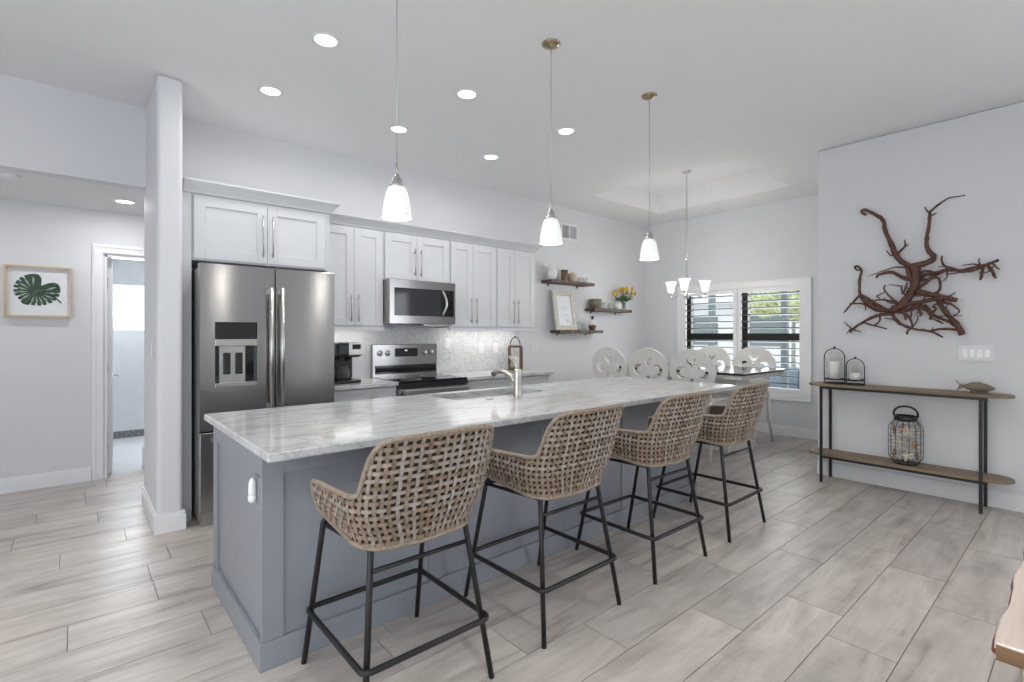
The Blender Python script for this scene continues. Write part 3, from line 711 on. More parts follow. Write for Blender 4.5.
mb = MB(); mb.box(X0, X1, 4.93, 4.985, 0.906, 1.27, 0.006)
bp = mb.build('control_panel', M['steel'], t)
mb = MB(); mb.box(X0 + 0.03, X1 - 0.02, 4.922, 4.930, 0.955, 1.045, 0.002); sub(mb, 'vent_strip', M['blackglass'], bp)
mb = MB(); mb.box(2.60, 2.875, 4.926, 4.930, 1.135, 1.225); sub(mb, 'display', M['blackglass'], bp)
mb = MB(); mb.box(2.715, 2.745, 4.9245, 4.926, 1.195, 1.205); sub(mb, 'clock_digits', glow('display_digits', (0.7, 0.85, 0.95), 1.0), bp)
for x in (2.425, 2.515, 2.96, 3.045):
    mb = MB(); mb.lathe([(0.030, 0), (0.030, 0.008), (0.022, 0.012), (0.020, 0.030), (0.0, 0.031)], (0, 0, 0), 20); mb.xf(Matrix.Translation((x, 4.930, 1.175)) @ Matrix.Rotation(PI / 2, 4, 'X')); sub(mb, 'knob', M['nickel'], bp)
# ------------------------------------------------------------------ coffee maker
t = thing('coffee_maker', (1.86, 4.66, 0.923), 'black and silver coffee maker on the worktop beside the fridge', 'coffee maker')
cx0, cx1 = 1.80, 2.03
mb = MB(); mb.box(cx0, cx1, 4.50, 4.86, 0.923, 0.955, 0.012); mb.build('base', M['black'], t)
mb = MB(); mb.box(cx0, cx1, 4.70, 4.86, 0.955, 1.17, 0.015); mb.build('tower', M['black'], t)
mb = MB(); mb.box(cx0 - 0.005, cx1 + 0.005, 4.49, 4.86, 1.165, 1.305, 0.03, 3); hd = mb.build('brew_head', M['black'], t)
mb = MB(); mb.box(cx0 + 0.10, cx1 + 0.008, 4.478, 4.495, 1.185, 1.30, 0.006); sub(mb, 'silver_fascia', M['nickel'], hd)
mb = MB(); mb.box(cx0 + 0.13, cx1 - 0.02, 4.473, 4.479, 1.24, 1.285, 0.002); sub(mb, 'screen', M['blackglass'], hd)
mb = MB(); mb.lathe([(0.035, 0), (0.035, 0.02), (0.02, 0.035)], (1.93, 4.58, 1.13), 16); mb.build('spout', M['black'], t)
mb = MB(); mb.lathe([(0.055, 0), (0.07, 0.02), (0.072, 0.08), (0.05, 0.12), (0.052, 0.13)], (1.88, 4.60, 0.957), 22); cf = mb.build('carafe', glass('carafe_glass', (0.10, 0.09, 0.085), 0.08), t)
mb = MB(); mb.tube([(1.81, 4.58, 1.07), (1.775, 4.56, 1.06), (1.775, 4.56, 0.99), (1.815, 4.58, 0.975)], 0.009, 8); mb.build('carafe_handle', M['black'], t)
# ------------------------------------------------------------------ island
IX0, IX1, IY0, IY1 = 0.580, 4.00, 2.240, 3.20
t = thing('kitchen_island', (2.3, 2.75, 0), 'long grey-blue kitchen island with panelled back and white marble top', 'kitchen island')
SX0, SX1, SY0, SY1 = 2.03, 2.93, 2.95, 3.33
mb = MB()
mb.box(IX0 + 0.012, IX1 - 0.012, IY0 + 0.012, IY0 + 0.05, 0.0, 0.874); mb.box(IX0 + 0.012, IX0 + 0.05, IY0 + 0.05, IY1, 0.0, 0.874); mb.box(IX1 - 0.05, IX1 - 0.012, IY0 + 0.05, IY1, 0.0, 0.874)
mb.box(IX0 + 0.05, IX1 - 0.05, IY1 - 0.02, IY1, 0.10, 0.874); mb.box(IX0 + 0.05, IX1 - 0.05, IY0 + 0.05, IY1 - 0.02, 0.08, 0.10)
mb.box(IX0 + 0.05, IX1 - 0.05, IY1 - 0.10, IY1 - 0.08, 0.0, 0.10)
mb.build('body', M['island'], t)
# back face framing
mb = MB(); sw = 0.085; zb, zt = 0.115, 0.874
for xc in (IX0 + sw / 2, 1.42, 2.215, 3.03, IX1 - sw / 2):
    mb.box(xc - sw / 2, xc + sw / 2, IY0, IY0 + 0.012, zb, zt, 0.001, 1)
xs = [IX0 + sw / 2, 1.42, 2.215, 3.03, IX1 - sw / 2]
for a, b in zip(xs, xs[1:]): mb.box(a + sw / 2, b - sw / 2, IY0, IY0 + 0.012, zt - 0.075, zt, 0.001, 1)
mb.build('back_panel_frame', M['island'], t)
mb = MB(); mb.box(IX0 - 0.010, IX1 + 0.010, IY0 - 0.010, IY0 + 0.012, 0, zb, 0.003); mb.box(IX0 - 0.010, IX0 + 0.012, IY0 + 0.012, IY1, 0, zb, 0.003); mb.box(IX1 - 0.012, IX1 + 0.010, IY0 + 0.012, IY1, 0, zb, 0.003)
mb.build('base_moulding', M['island'], t)
for xa, xb, nm in ((IX0, IX0 + 0.012, 'end_panel_frame'), (IX1 - 0.012, IX1, 'end_panel_frame')):
    mb = MB(); mb.box(xa, xb, IY0 + 0.012, IY0 + 0.030, zb, zt, 0.001, 1); mb.box(xa, xb, IY1 - 0.09, IY1, zb, zt, 0.001, 1); mb.box(xa, xb, IY0 + 0.030, IY1 - 0.09, zt - 0.075, zt, 0.001, 1)
    mb.build(nm, M['island'], t)
# kitchen side doors
for i in range(5):
    a = IX0 + 0.06 + i * 0.66; d = MB()
    d.box(a, a + 0.655, IY1, IY1 + 0.012, 0.12, 0.86); d.box(a, a + 0.07, IY1 + 0.012, IY1 + 0.02, 0.12, 0.86); d.box(a + 0.585, a + 0.655, IY1 + 0.012, IY1 + 0.02, 0.12, 0.86)
    d.box(a + 0.07, a + 0.585, IY1 + 0.012, IY1 + 0.02, 0.12, 0.19); d.box(a + 0.07, a + 0.585, IY1 + 0.012, IY1 + 0.02, 0.79, 0.86)
    dd = d.build('cabinet_door', M['island'], t)
    m2 = MB(); m2.tube([(a + 0.60, IY1 + 0.05, 0.60), (a + 0.60, IY1 + 0.05, 0.80)], 0.006, 8)
    for z in (0.63, 0.77): m2.tube([(a + 0.60, IY1 + 0.05, z), (a + 0.60, IY1 + 0.02, z)], 0.005, 6)
    sub(m2, 'handle', M['nickel'], dd)
# counter with sink cut-out
CX0, CX1, CY0, CY1, CZ0, CZ1 = 0.572, 4.57, 2.130, 3.43, 0.876, 0.915
def rrect(x0, x1, y0, y1, r, n=6):
    p = []
    for cx, cy, a0 in ((x1 - r, y1 - r, 0), (x0 + r, y1 - r, 90), (x0 + r, y0 + r, 180), (x1 - r, y0 + r, 270)):
        for i in range(n + 1):
            a = math.radians(a0 + 90 * i / n); p.append((cx + r * math.cos(a), cy + r * math.sin(a)))
    return p
def ringslab(outer, inner, z0, z1, bev):
    bm = bmesh.new(); n = len(outer)
    def lvl(p, z): return [bm.verts.new((x, y, z)) for x, y in p]
    cx = sum(p[0] for p in outer) / n; cy = sum(p[1] for p in outer) / n
    def inset(p, d):
        out = []
        for i in range(n):
            a = Vector(p[i - 1]); b = Vector(p[i]); c = Vector(p[(i + 1) % n])
            t = (c - a).normalized(); nn = Vector((-t.y, t.x)); out.append((b.x + nn.x * d, b.y + nn.y * d))
        return out
    oi = inset(outer, bev)
    loops = [lvl(inner, z0), lvl(oi, z0), lvl(outer, z0 + bev), lvl(outer, z1 - bev), lvl(oi, z1), lvl(inner, z1)]
    loops.append(loops[0])
    for A, B in zip(loops, loops[1:]):
        for k in range(n): bm.faces.new((A[k], A[(k + 1) % n], B[(k + 1) % n], B[k]))
    return bm
m_ = MB(); m_.bm.free(); m_.bm = ringslab(rrect(CX0, CX1, CY0, CY1, 0.012), rrect(SX0, SX1, SY0, SY1, 0.07), CZ0, CZ1, 0.006)
m_.build('countertop', M['marble'], t)
# sink bowl (undermount)
m_ = MB(); lo = rrect(SX0 + 0.01, SX1 - 0.01, SY0 + 0.01, SY1 - 0.01, 0.06); hi = rrect(SX0 - 0.006, SX1 + 0.006, SY0 - 0.006, SY1 + 0.006, 0.07)
n = len(lo); bm = m_.bm
A = [bm.verts.new((x, y, 0.874)) for x, y in hi]; B = [bm.verts.new((x, y, 0.70)) for x, y in lo]
for k in range(n): bm.faces.new((A[k], A[(k + 1) % n], B[(k + 1) % n], B[k])).smooth = True
bm.faces.new(B)
sk = m_.build('sink_bowl', M['nickel'], t)
mb = MB(); mb.lathe([(0.045, 0), (0.045, 0.004), (0.02, 0.004), (0.018, 0.001)], (2.48, 3.14, 0.7005), 20); sub(mb, 'drain', M['nickel'], sk)
# plug-in device at the end panel
t = thing('outlet_air_freshener', (IX0 + 0.011, 2.385, 0.72), 'white plug-in device in the outlet on the end of the island', 'plug-in')
mb = MB(); mb.box(IX0 + 0.006, IX0 + 0.0118, 2.305, 2.385, 0.66, 0.78, 0.002); mb.build('outlet_plate', M['island'], t)
mb = MB(); mb.lathe([(0.014, 0), (0.018, 0.010), (0.018, 0.026), (0.014, 0.028), (0.017, 0.034), (0.016, 0.080), (0.009, 0.100), (0.0, 0.103)], (IX0 - 0.010, 2.345, 0.672), 18); mb.build('vial', M['ceramic'], t)
mb = MB(); mb.box(IX0 - 0.004, IX0 + 0.007, 2.330, 2.360, 0.685, 0.72, 0.004); mb.build('plug', M['nickel'], t)
# faucet
FXc, FYc = 2.500, 2.83
t = thing('kitchen_faucet', (FXc, FYc, 0.915), 'brushed nickel single-lever faucet on the island beside the sink', 'faucet')
mb = MB(); mb.lathe([(0.038, 0), (0.038, 0.006), (0.033, 0.016), (0.031, 0.06), (0.030, 0.15), (0.030, 0.185), (0.025, 0.205), (0.0, 0.212)], (FXc, FYc, 0.915), 24); mb.build('body', M['faucet'], t)
mb = MB(); pts = [(FXc, FYc + 0.01, 1.005), (FXc - 0.004, FYc + 0.06, 1.055), (FXc - 0.01, FYc + 0.12, 1.088), (FXc - 0.017, FYc + 0.18, 1.100), (FXc - 0.024, FYc + 0.225, 1.092), (FXc - 0.03, FYc + 0.255, 1.066)]
mb.tube(pts, [0.022, 0.020, 0.0185, 0.020, 0.023, 0.023], 14); mb.build('spout', M['faucet'], t)
mb = MB(); mb.tube([(FXc, FYc, 1.115), (FXc - 0.004, FYc + 0.012, 1.150), (FXc - 0.012, FYc + 0.04, 1.185), (FXc - 0.02, FYc + 0.085, 1.215)], [0.020, 0.016, 0.011, 0.008], 10); mb.build('lever', M['faucet'], t)
mb = MB(); mb.lathe([(0.028, 0), (0.026, 0.006), (0.0, 0.008)], (2.25, 2.855, 0.9152), 20); tag(mb.build('counter_button', M['nickel']), 'small round metal air switch set in the marble by the sink', 'button')

# ------------------------------------------------------------------ stools
def lerp_table(tb, x):
    for (a, va), (b, vb) in zip(tb, tb[1:]):
        if x <= b: 
            s_ = (x - a) / (b - a)
            return va + (vb - va) * s_
    return tb[-1][1]
TOP = [(0, 1.036), (0.20, 1.035), (0.27, 1.031), (0.32, 1.021), (0.355, 1.002), (0.380, 0.972), (0.397, 0.935), (0.409, 0.892), (0.418, 0.856), (0.428, 0.840), (0.445, 0.833), (0.48, 0.829), (0.6, 0.825), (0.9, 0.815), (0.97, 0.810), (1.0, 0.795)]
BOT = [(0, 0.622), (0.35, 0.627), (0.6, 0.642), (0.9, 0.658), (1.0, 0.668)]
def shell(p, z, off=0.0):
    """plan point of the woven shell at path parameter p in [-1,1] and height z; off pushes outward"""
    q = max(0, min(1, (z - 0.66) / 0.16)); w = 0.246 + 0.046 * q * (2 - q)
    yb = -0.262 - 0.100 * (z - 0.66) / 0.36; r = 0.115; yf = 0.130
    if z > 0.84: w += 0.01 * (z - 0.84)
    a = abs(p); sg = 1 if p >= 0 else -1
    if a < 0.233: x = (w - r) * a / 0.233; y = yb; nx, ny = 0, -1
    elif a < 0.541:
        th = (a - 0.233) / 0.308 * PI / 2; x = w - r + r * math.sin(th); y = yb + r - r * math.cos(th); nx, ny = math.sin(th), -math.cos(th)
    else:
        s_ = (a - 0.541) / 0.459; x = w; y = (yb + r) + (yf - yb - r) * s_; nx, ny = 1, 0
    y -= 0.012 * (1 - (a / 0.233) ** 2) if a < 0.233 else 0
    return Vector((sg * (x + nx * off), y + ny * off, z)), Vector((sg * nx, ny, 0))
PITCH = 0.0285
def ribbon(bm, pts, nrm, wid, th):
    """strip with a box section along pts; nrm outward normals; wid half-width vectors"""
    rings = []
    for p, n_, w_ in zip(pts, nrm, wid):
        rings.append([bm.verts.new(p + w_ + n_ * th), bm.verts.new(p - w_ + n_ * th), bm.verts.new(p - w_ - n_ * th), bm.verts.new(p + w_ - n_ * th)])
    for A, B in zip(rings, rings[1:]):
        for k in range(4): bm.faces.new((A[k], A[(k + 1) % 4], B[(k + 1) % 4], B[k]))
    bm.faces.new(rings[0]); bm.faces.new(rings[-1][::-1])
def make_stool():
    t = thing('bar_stool', (0, 0, 0), '', 'bar stool', 'woven bar stools along the island')
    half = 0.664; nv = int(2 * half / PITCH)
    ps = [-1 + 0.02 + (2 - 0.04) * i / (nv - 1) for i in range(nv)]
    mb = MB(); bm = mb.bm; hw = 0.0066
    nr = 15; zs = [0.640 + PITCH * 0.97 * j for j in range(nr)]
    for i, p in enumerate(ps):
        z0, z1 = lerp_table(BOT, abs(p)), lerp_table(TOP, abs(p)); pts = []; nn = []; ww = []
        m = max(4, int((z1 - z0) / (PITCH / 2)) + 1)
        for k in range(m + 1):
            z = z0 + (z1 - z0) * k / m
            ph = (z - zs[0]) / (PITCH * 0.97) ; o_ = 0.0036 * math.cos(PI * (ph + i))
            P, n_ = shell(p, z, o_); Q, _ = shell(p + 0.01, z, o_); R_, _ = shell(p - 0.01, z, o_)
            pts.append(P); nn.append(n_); ww.append((Q - R_).normalized() * hw)
        ribbon(bm, pts, nn, ww, 0.0016)
    for j, z in enumerate(zs):
        ok = [k / 200 for k in range(201) if lerp_table(BOT, k / 200) - 0.004 <= z <= lerp_table(TOP, k / 200) + 0.002]
        if not ok: continue
        a, b = min(ok), max(ok)
        rng = [(-b, b)] if a < 0.01 else [(-b, -a), (a, b)]
        for (p0, p1) in rng:
            n = max(6, int((p1 - p0) * half / (PITCH / 2))); pts = []; nn = []; ww = []
            for k in range(n + 1):
                p = p0 + (p1 - p0) * k / n
                ph = (p - ps[0]) / (ps[1] - ps[0]); o_ = -0.0036 * math.cos(PI * (ph + j))
                P, n_ = shell(p, z, o_); pts.append(P); nn.append(n_); ww.append(Vector((0, 0, hw)))
            ribbon(bm, pts, nn, ww, 0.0016)
    mb.build('woven_back', M['rattan'], t, world=False)
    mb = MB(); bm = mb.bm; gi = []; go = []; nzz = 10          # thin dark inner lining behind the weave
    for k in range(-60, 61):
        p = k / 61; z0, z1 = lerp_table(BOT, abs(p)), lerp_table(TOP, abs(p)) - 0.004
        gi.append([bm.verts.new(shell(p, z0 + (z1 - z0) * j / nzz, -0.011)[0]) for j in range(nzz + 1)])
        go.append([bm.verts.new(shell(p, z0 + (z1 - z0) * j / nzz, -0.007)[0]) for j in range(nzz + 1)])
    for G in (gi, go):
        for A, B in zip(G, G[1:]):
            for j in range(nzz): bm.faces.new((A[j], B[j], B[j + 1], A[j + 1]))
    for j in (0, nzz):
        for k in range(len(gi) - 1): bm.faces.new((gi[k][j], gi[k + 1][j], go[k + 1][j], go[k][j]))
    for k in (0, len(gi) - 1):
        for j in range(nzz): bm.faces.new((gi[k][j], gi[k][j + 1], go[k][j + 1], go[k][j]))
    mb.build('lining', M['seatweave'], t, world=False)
    mb = MB(); pts = []
    for k in range(-100, 101): p = k / 100; pts.append(shell(p, lerp_table(TOP, abs(p)))[0])
    tipR = [shell(1.0, z)[0] for z in (0.77, 0.735, 0.70)]
    bot = [shell(k / 60, lerp_table(BOT, abs(k / 60)))[0] for k in range(60, -61, -2)]
    tipL = [shell(-1.0, z)[0] for z in (0.70, 0.735, 0.77)]
    mb.tube(pts + tipR + bot + tipL, 0.0095, 8, closed=True); mb.build('rim', M['rattan_rim'], t, world=False)
    # seat
    out = [shell(k / 30, 0.67, -0.012)[0] for k in range(-30, 31)]; poly = [(v.x, v.y) for v in out]
    poly += [(0.20, 0.165), (0.10, 0.18), (-0.10, 0.18), (-0.20, 0.165)]
    mb = MB(); mb.prism(poly, 0.645, 0.685, 0.008); mb.build('seat', M['seatweave'], t, world=False)
    # legs: top -> foot
    R = 0.0115
    for sx in (-1, 1):
        mb = MB(); mb.tube([(sx * 0.17, -0.185, 0.640), (sx * 0.195, -0.205, 0.634), (sx * 0.205, -0.212, 0.615), (sx * 0.272, -0.303, 0.0)], R, 10); mb.build('leg', M['blackmetal'], t, world=False)
        mb = MB(); mb.tube([(sx * 0.20, 0.125, 0.650), (sx * 0.227, 0.14, 0.645), (sx * 0.238, 0.150, 0.625), (sx * 0.270, 0.285, 0.0)], R, 10); mb.build('leg', M['blackmetal'], t, world=False)
    # footrest loop outside the legs at 0.24 m
    z = 0.24; a, b0, b1, rr = 0.268, -0.292, 0.258, 0.03
    mb = MB(); mb.tube([(x, y, z) for x, y in rrect(-a, a, b0, b1, rr, 5)], 0.0115, 10, closed=True); mb.build('footrest', M['blackmetal'], t, world=False)
    mb = MB(); mb.tube([(-0.212, -0.223, 0.545), (0.212, -0.223, 0.545)], 0.009, 8); mb.build('stretcher', M['blackmetal'], t, world=False)
    mb = MB(); mb.tube([(-0.205, -0.212, 0.618), (-0.238, 0.152, 0.618)], 0.009, 8); mb.tube([(0.205, -0.212, 0.618), (0.238, 0.152, 0.618)], 0.009, 8); mb.tube([(-0.238, 0.152, 0.618), (0.238, 0.152, 0.618)], 0.009, 8)
    mb.build('seat_frame', M['blackmetal'], t, world=False)
    return t
st = make_stool()
labs = ['woven rattan bar stool nearest the camera at the near end of the island', 'woven rattan bar stool second from the near end of the island', 'woven rattan bar stool third from the near end of the island', 'woven rattan bar stool at the far end of the island nearest the dining table']
for i, x in enumerate((1.0, 1.835, 2.705, 3.56)):
    o = st if i == 0 else dup(st, (0, 0, 0))
    o.location = (x, 1.90, 0); o['label'] = labs[i]
    o.rotation_euler = (0, 0, math.radians((0.0, 0.5, -0.5, 0.3)[i]))

# ------------------------------------------------------------------ dining set
DTZ = 0.955
t = thing('dining_table', (5.95, 3.40, 0), 'tall white dining table with dark polished top by the window', 'table')
mb = MB(); mb.box(5.38, 6.54, 2.46, 4.30, DTZ - 0.028, DTZ, 0.006); mb.build('tabletop', M['tabletop'], t)
mb = MB(); mb.box(5.41, 6.51, 2.49, 4.27, DTZ - 0.075, DTZ - 0.029, 0.006); mb.build('apron', M['dchair'], t)
mb = MB(); mb.box(5.77, 6.11, 2.72, 4.04, 0.12, DTZ - 0.076, 0.006); mb.box(5.73, 6.15, 2.68, 4.08, 0, 0.12, 0.01); mb.build('pedestal', M['dchair'], t)
def curve_plate(loops, th):
    cu = bpy.data.curves.new('tmpc', 'CURVE'); cu.dimensions = '2D'; cu.fill_mode = 'BOTH'; cu.extrude = th / 2; cu.bevel_depth = 0.0
    for lp in loops:
        sp = cu.splines.new('POLY'); sp.points.add(len(lp) - 1); sp.use_cyclic_u = True
        for p, (x, y) in zip(sp.points, lp): p.co = (x, y, 0, 1)
    o = bpy.data.objects.new('tmpc', cu); COL.objects.link(o)
    dg = bpy.context.evaluated_depsgraph_get(); me = bpy.data.meshes.new_from_object(o.evaluated_get(dg))
    mb = MB(); mb.bm.from_mesh(me); bpy.data.meshes.remove(me); bpy.data.objects.remove(o); bpy.data.curves.remove(cu)
    return mb
def crescent(cx, cy, r, sgn, s=1.0):
    pts = []
    for i in range(17):
        a = math.radians(55 + 250 * i / 16); pts.append((cx + sgn * r * math.cos(a), cy + r * math.sin(a)))
    for i in range(17):
        a = math.radians(300 - 235 * i / 16); pts.append((cx + sgn * (0.02 + 0.055 * r / 0.25 + 0.60 * r * math.cos(a)), cy - 0.01 + 0.60 * r * math.sin(a)))
    return pts
def make_chair():
    t = thing('dining_chair', (0, 0, 0), '', 'chair', 'white scroll-back chairs around the dining table')
    R = 0.264
    outer = [(R * 1.05 * math.cos(2 * PI * i / 56), R * 0.95 * math.sin(2 * PI * i / 56)) for i in range(56)]
    u = R
    loops = [outer]
    for sg in (1, -1): loops.append([(x * u, y * u) for x, y in crescent(-0.48 * sg, -0.05, 0.27, sg)])
    crown_ = [(-0.26, 0.52), (-0.20, 0.55), (-0.15, 0.42), (-0.06, 0.36), (0.06, 0.36), (0.15, 0.42), (0.20, 0.55), (0.26, 0.52), (0.22, 0.34), (0.10, 0.24), (0.05, 0.10), (-0.05, 0.10), (-0.10, 0.24), (-0.22, 0.34)]
    loops.append([(x * u * 0.85, y * u) for x, y in crown_])
    bell = [(-0.34, -0.66), (-0.24, -0.50), (-0.10, -0.40), (-0.05, -0.30), (0.05, -0.30), (0.10, -0.40), (0.24, -0.50), (0.34, -0.66), (0.18, -0.62), (0.0, -0.55), (-0.18, -0.62)]
    loops.append([(x * u, y * u) for x, y in bell])
    mb = curve_plate(loops, 0.026)
    tilt = Matrix.Translation((0, -0.235, 0.965)) @ Matrix.Rotation(math.radians(8), 4, 'X') @ Matrix.Rotation(PI / 2, 4, 'X')
    mb.xf(tilt)
    mb.build('scroll_back', M['dchair'], t, world=False)
    mb = MB(); mb.prism([(-0.22, -0.20), (0.22, -0.20), (0.25, 0.22), (0.18, 0.25), (-0.18, 0.25), (-0.25, 0.22)], 0.635, 0.675, 0.010); mb.build('seat', M['dchair'], t, world=False)
    mb = MB(); mb.prism([(-0.20, -0.18), (0.20, -0.18), (0.22, 0.21), (-0.22, 0.21)], 0.575, 0.634); mb.build('apron', M['dchair'], t, world=False)
    prof = [(0.012, 0), (0.018, 0.02), (0.014, 0.05), (0.019, 0.10), (0.016, 0.13), (0.022, 0.30), (0.018, 0.40), (0.025, 0.43), (0.018, 0.46), (0.024, 0.50), (0.024, 0.60)]
    for sx in (-1, 1):
        mb = MB(); mb.lathe(prof, (sx * 0.205, 0.205, 0), 14); mb.build('leg', M['dchair'], t, world=False)
        mb = MB(); mb.tube([(sx * 0.225, -0.26, 0), (sx * 0.205, -0.195, 0.35), (sx * 0.20, -0.19, 0.66)], [0.017, 0.02, 0.022], 10)
        mb.tube([(sx * 0.20, -0.19, 0.64), (sx * 0.165, -0.212, 0.80)], [0.022, 0.020], 10); mb.build('leg', M['dchair'], t, world=False)
        mb = MB(); mb.tube([(sx * 0.205, 0.205, 0.25), (sx * 0.21, -0.205, 0.25)], 0.010, 8); mb.build('stretcher', M['dchair'], t, world=False)
    mb = MB(); mb.tube([(-0.205, 0.205, 0.20), (0.205, 0.205, 0.20)], 0.011, 8); mb.build('footrest', M['dchair'], t, world=False)
    return t
ch = make_chair()
# near row faces +X (window side), far row faces -X
pos = [(5.42, 2.94, -PI / 2, 'white scroll-back dining chair on the kitchen side nearest the island stools'),
       (5.42, 3.51, -PI / 2, 'white scroll-back dining chair in the middle of the kitchen side'),
       (5.42, 4.09, -PI / 2, 'white scroll-back dining chair on the kitchen side closest to the shelf wall'),
       (6.49, 2.94, PI / 2, 'white scroll-back dining chair before the right-hand window shutter'),
       (6.49, 3.52, PI / 2, 'white scroll-back dining chair before the left-hand window shutter')]
for i, (x, y, rz, lab) in enumerate(pos):
    o = ch if i == 0 else dup(ch, (0, 0, 0))
    o.location = (x, y, 0); o.rotation_euler = (0, 0, rz); o['label'] = lab

# ------------------------------------------------------------------ lamps
SH = [(0.030, 0.150), (0.040, 0.146), (0.050, 0.125), (0.060, 0.085), (0.067, 0.04), (0.071, 0.0)]
def make_pendant():
    """origin at the ceiling"""
    t = thing('pendant_light', (0, 0, 0), '', 'pendant lamp', 'glass pendants over the island')
    mb = MB(); mb.lathe([(0.058, 0.0), (0.058, -0.006), (0.050, -0.012), (0.040, -0.016), (0.012, -0.028), (0.0, -0.03)][::-1], (0, 0, 0), 28); mb.build('canopy', M['brass'], t, world=False)
    zs = -(CEIL - 1.948)                         # shade bottom, local
    mb = MB(); mb.tube([(0, 0, -0.028), (0, 0, zs + 0.255)], 0.0022, 6); mb.build('cord', M['nickel'], t, world=False)
    mb = MB(); mb.tube([(0, 0, zs + 0.21), (0, 0, zs + 0.262)], 0.006, 8); mb.lathe([(0.034, 0.146), (0.036, 0.155), (0.032, 0.165), (0.024, 0.17), (0.024, 0.192), (0.012, 0.197), (0.010, 0.213), (0.0, 0.214)], (0, 0, zs), 22)
    mb.tube([(-0.03, 0, zs + 0.182), (0.03, 0, zs + 0.182)], 0.004, 6); mb.build('socket', M['nickel'], t, world=False)
    mb = MB(); mb.openlathe(SH, (0, 0, zs), 32, 0.003); mb.build('shade', M['shade'], t, world=False)
    mb = MB(); mb.ball((0, 0, zs + 0.07), 0.026, sz=1.3); mb.build('bulb', M['led'], t, world=False)
    return t
pd = make_pendant()
for i, (x, lab) in enumerate(((1.182, 'frosted glass pendant light nearest the fridge, hanging over the near island'), (2.241, 'frosted glass pendant light in the middle above the faucet end of the island'), (3.298, 'frosted glass pendant light furthest from the fridge, over the far island'))):
    o = pd if i == 0 else dup(pd, (0, 0, 0)); o.location = (x, 2.222, CEIL); o['label'] = lab
    l = bpy.data.lights.new('pendant_bulb', 'POINT'); l.energy = 3; l.color = (1, 0.94, 0.85); l.shadow_soft_size = 0.04
    lo_ = bpy.data.objects.new('pendant_bulb', l); COL.objects.link(lo_); lo_.location = (x, 2.222, 1.925)
# recessed cans
t = thing('recessed_light', (0, 0, 0), '', 'recessed light', 'recessed ceiling lights over the kitchen')
mb = MB(); mb.openlathe([(0.088, 0.0), (0.088, -0.004), (0.070, -0.007), (0.063, -0.002), (0.063, 0.0)], (0, 0, 0), 32, 0.001); mb.build('trim_ring', M['trim'], t, world=False)
mb = MB(); mb.lathe([(0.064, -0.004), (0.064, -0.001)], (0, 0, 0), 32); mb.build('lens', M['led'], t, world=False)
can0 = t
cans = [(1.165, 3.097, 'recessed ceiling light in the front row nearest the pillar'), (1.10, 4.017, 'recessed ceiling light in the back row above the fridge'), (2.234, 3.103, 'recessed ceiling light in the middle of the front row'),
        (2.163, 4.03, 'recessed ceiling light in the back row behind the first pendant cord'), (3.215, 4.05, 'recessed ceiling light in the back row nearest the shelves'), (3.31, 3.094, 'recessed ceiling light at the far end of the front row')]
for i, (x, y, lab) in enumerate(cans):
    o = can0 if i == 0 else dup(can0, (0, 0, 0)); o.location = (x, y, CEIL - 0.0005); o['label'] = lab
    l = bpy.data.lights.new('can_lamp', 'AREA'); l.shape = 'DISK'; l.size = 0.11; l.energy = 5.2; l.color = (1, 0.985, 0.95); l.spread = math.radians(170)
    lo_ = bpy.data.objects.new('can_lamp', l); COL.objects.link(lo_); lo_.location = (x, y, CEIL - 0.012)
o = dup(can0, (0, 0, 0)); o.location = (0.335, 5.628, HC - 0.0005); o['label'] = 'recessed light in the lowered hall ceiling'; 
if 'group' in o: del o['group']
l = bpy.data.lights.new('can_lamp', 'AREA'); l.shape = 'DISK'; l.size = 0.13; l.energy = 6
lo_ = bpy.data.objects.new('can_lamp', l); COL.objects.link(lo_); lo_.location = (0.335, 5.628, HC - 0.012)
l = bpy.data.lights.new('can_lamp', 'AREA'); l.shape = 'DISK'; l.size = 0.13; l.energy = 6
lo_ = bpy.data.objects.new('can_lamp', l); COL.objects.link(lo_); lo_.location = (-1.2, 5.628, HC - 0.012)
# smoke detector
mb = MB(); mb.lathe([(0.0, -0.035), (0.045, -0.034), (0.06, -0.022), (0.066, -0.012), (0.066, -0.006), (0.072, -0.005), (0.072, 0)], (-0.372, 5.25, HC), 28); tag(mb.build('smoke_detector', M['whiteplastic']), 'round white smoke detector on the lowered hall ceiling', 'smoke detector')
# chandelier
CHX, CHY = 5.95, 3.45
t = thing('chandelier', (CHX, CHY, TZ), 'small nickel chandelier with upturned frosted shades over the dining table', 'chandelier')
mb = MB(); mb.lathe([(0.06, 0), (0.06, -0.008), (0.02, -0.03), (0.0, -0.032)][::-1], (CHX, CHY, TZ), 24); mb.build('canopy', M['nickel'], t)
mb = MB(); z = TZ - 0.03; k = 0
while z > 2.40:
    for i in range(1):
        pts = []
        for a in range(10):
            q = 2 * PI * a / 10; dx = 0.010 * math.cos(q); dz = 0.022 * math.sin(q)
            pts.append((CHX + (dx if k % 2 else 0), CHY + (0 if k % 2 else dx), z - 0.022 + dz))
        mb.tube(pts, 0.0032, 5, closed=True)
    z -= 0.036; k += 1
mb.build('chain', M['nickel'], t)
mb = MB(); mb.tube([(CHX + 0.03 * math.cos(a * PI / 8), CHY + 0.0, 2.36 + 0.03 * math.sin(a * PI / 8)) for a in range(16)], 0.005, 6, closed=True)
mb.lathe([(0.0, 0.0), (0.02, 0.01), (0.03, 0.03), (0.018, 0.06), (0.012, 0.10), (0.010, 0.20), (0.016, 0.27), (0.010, 0.33), (0.008, 0.50), (0.0, 0.505)], (CHX, CHY, 1.83), 18); mb.build('stem', M['nickel'], t)
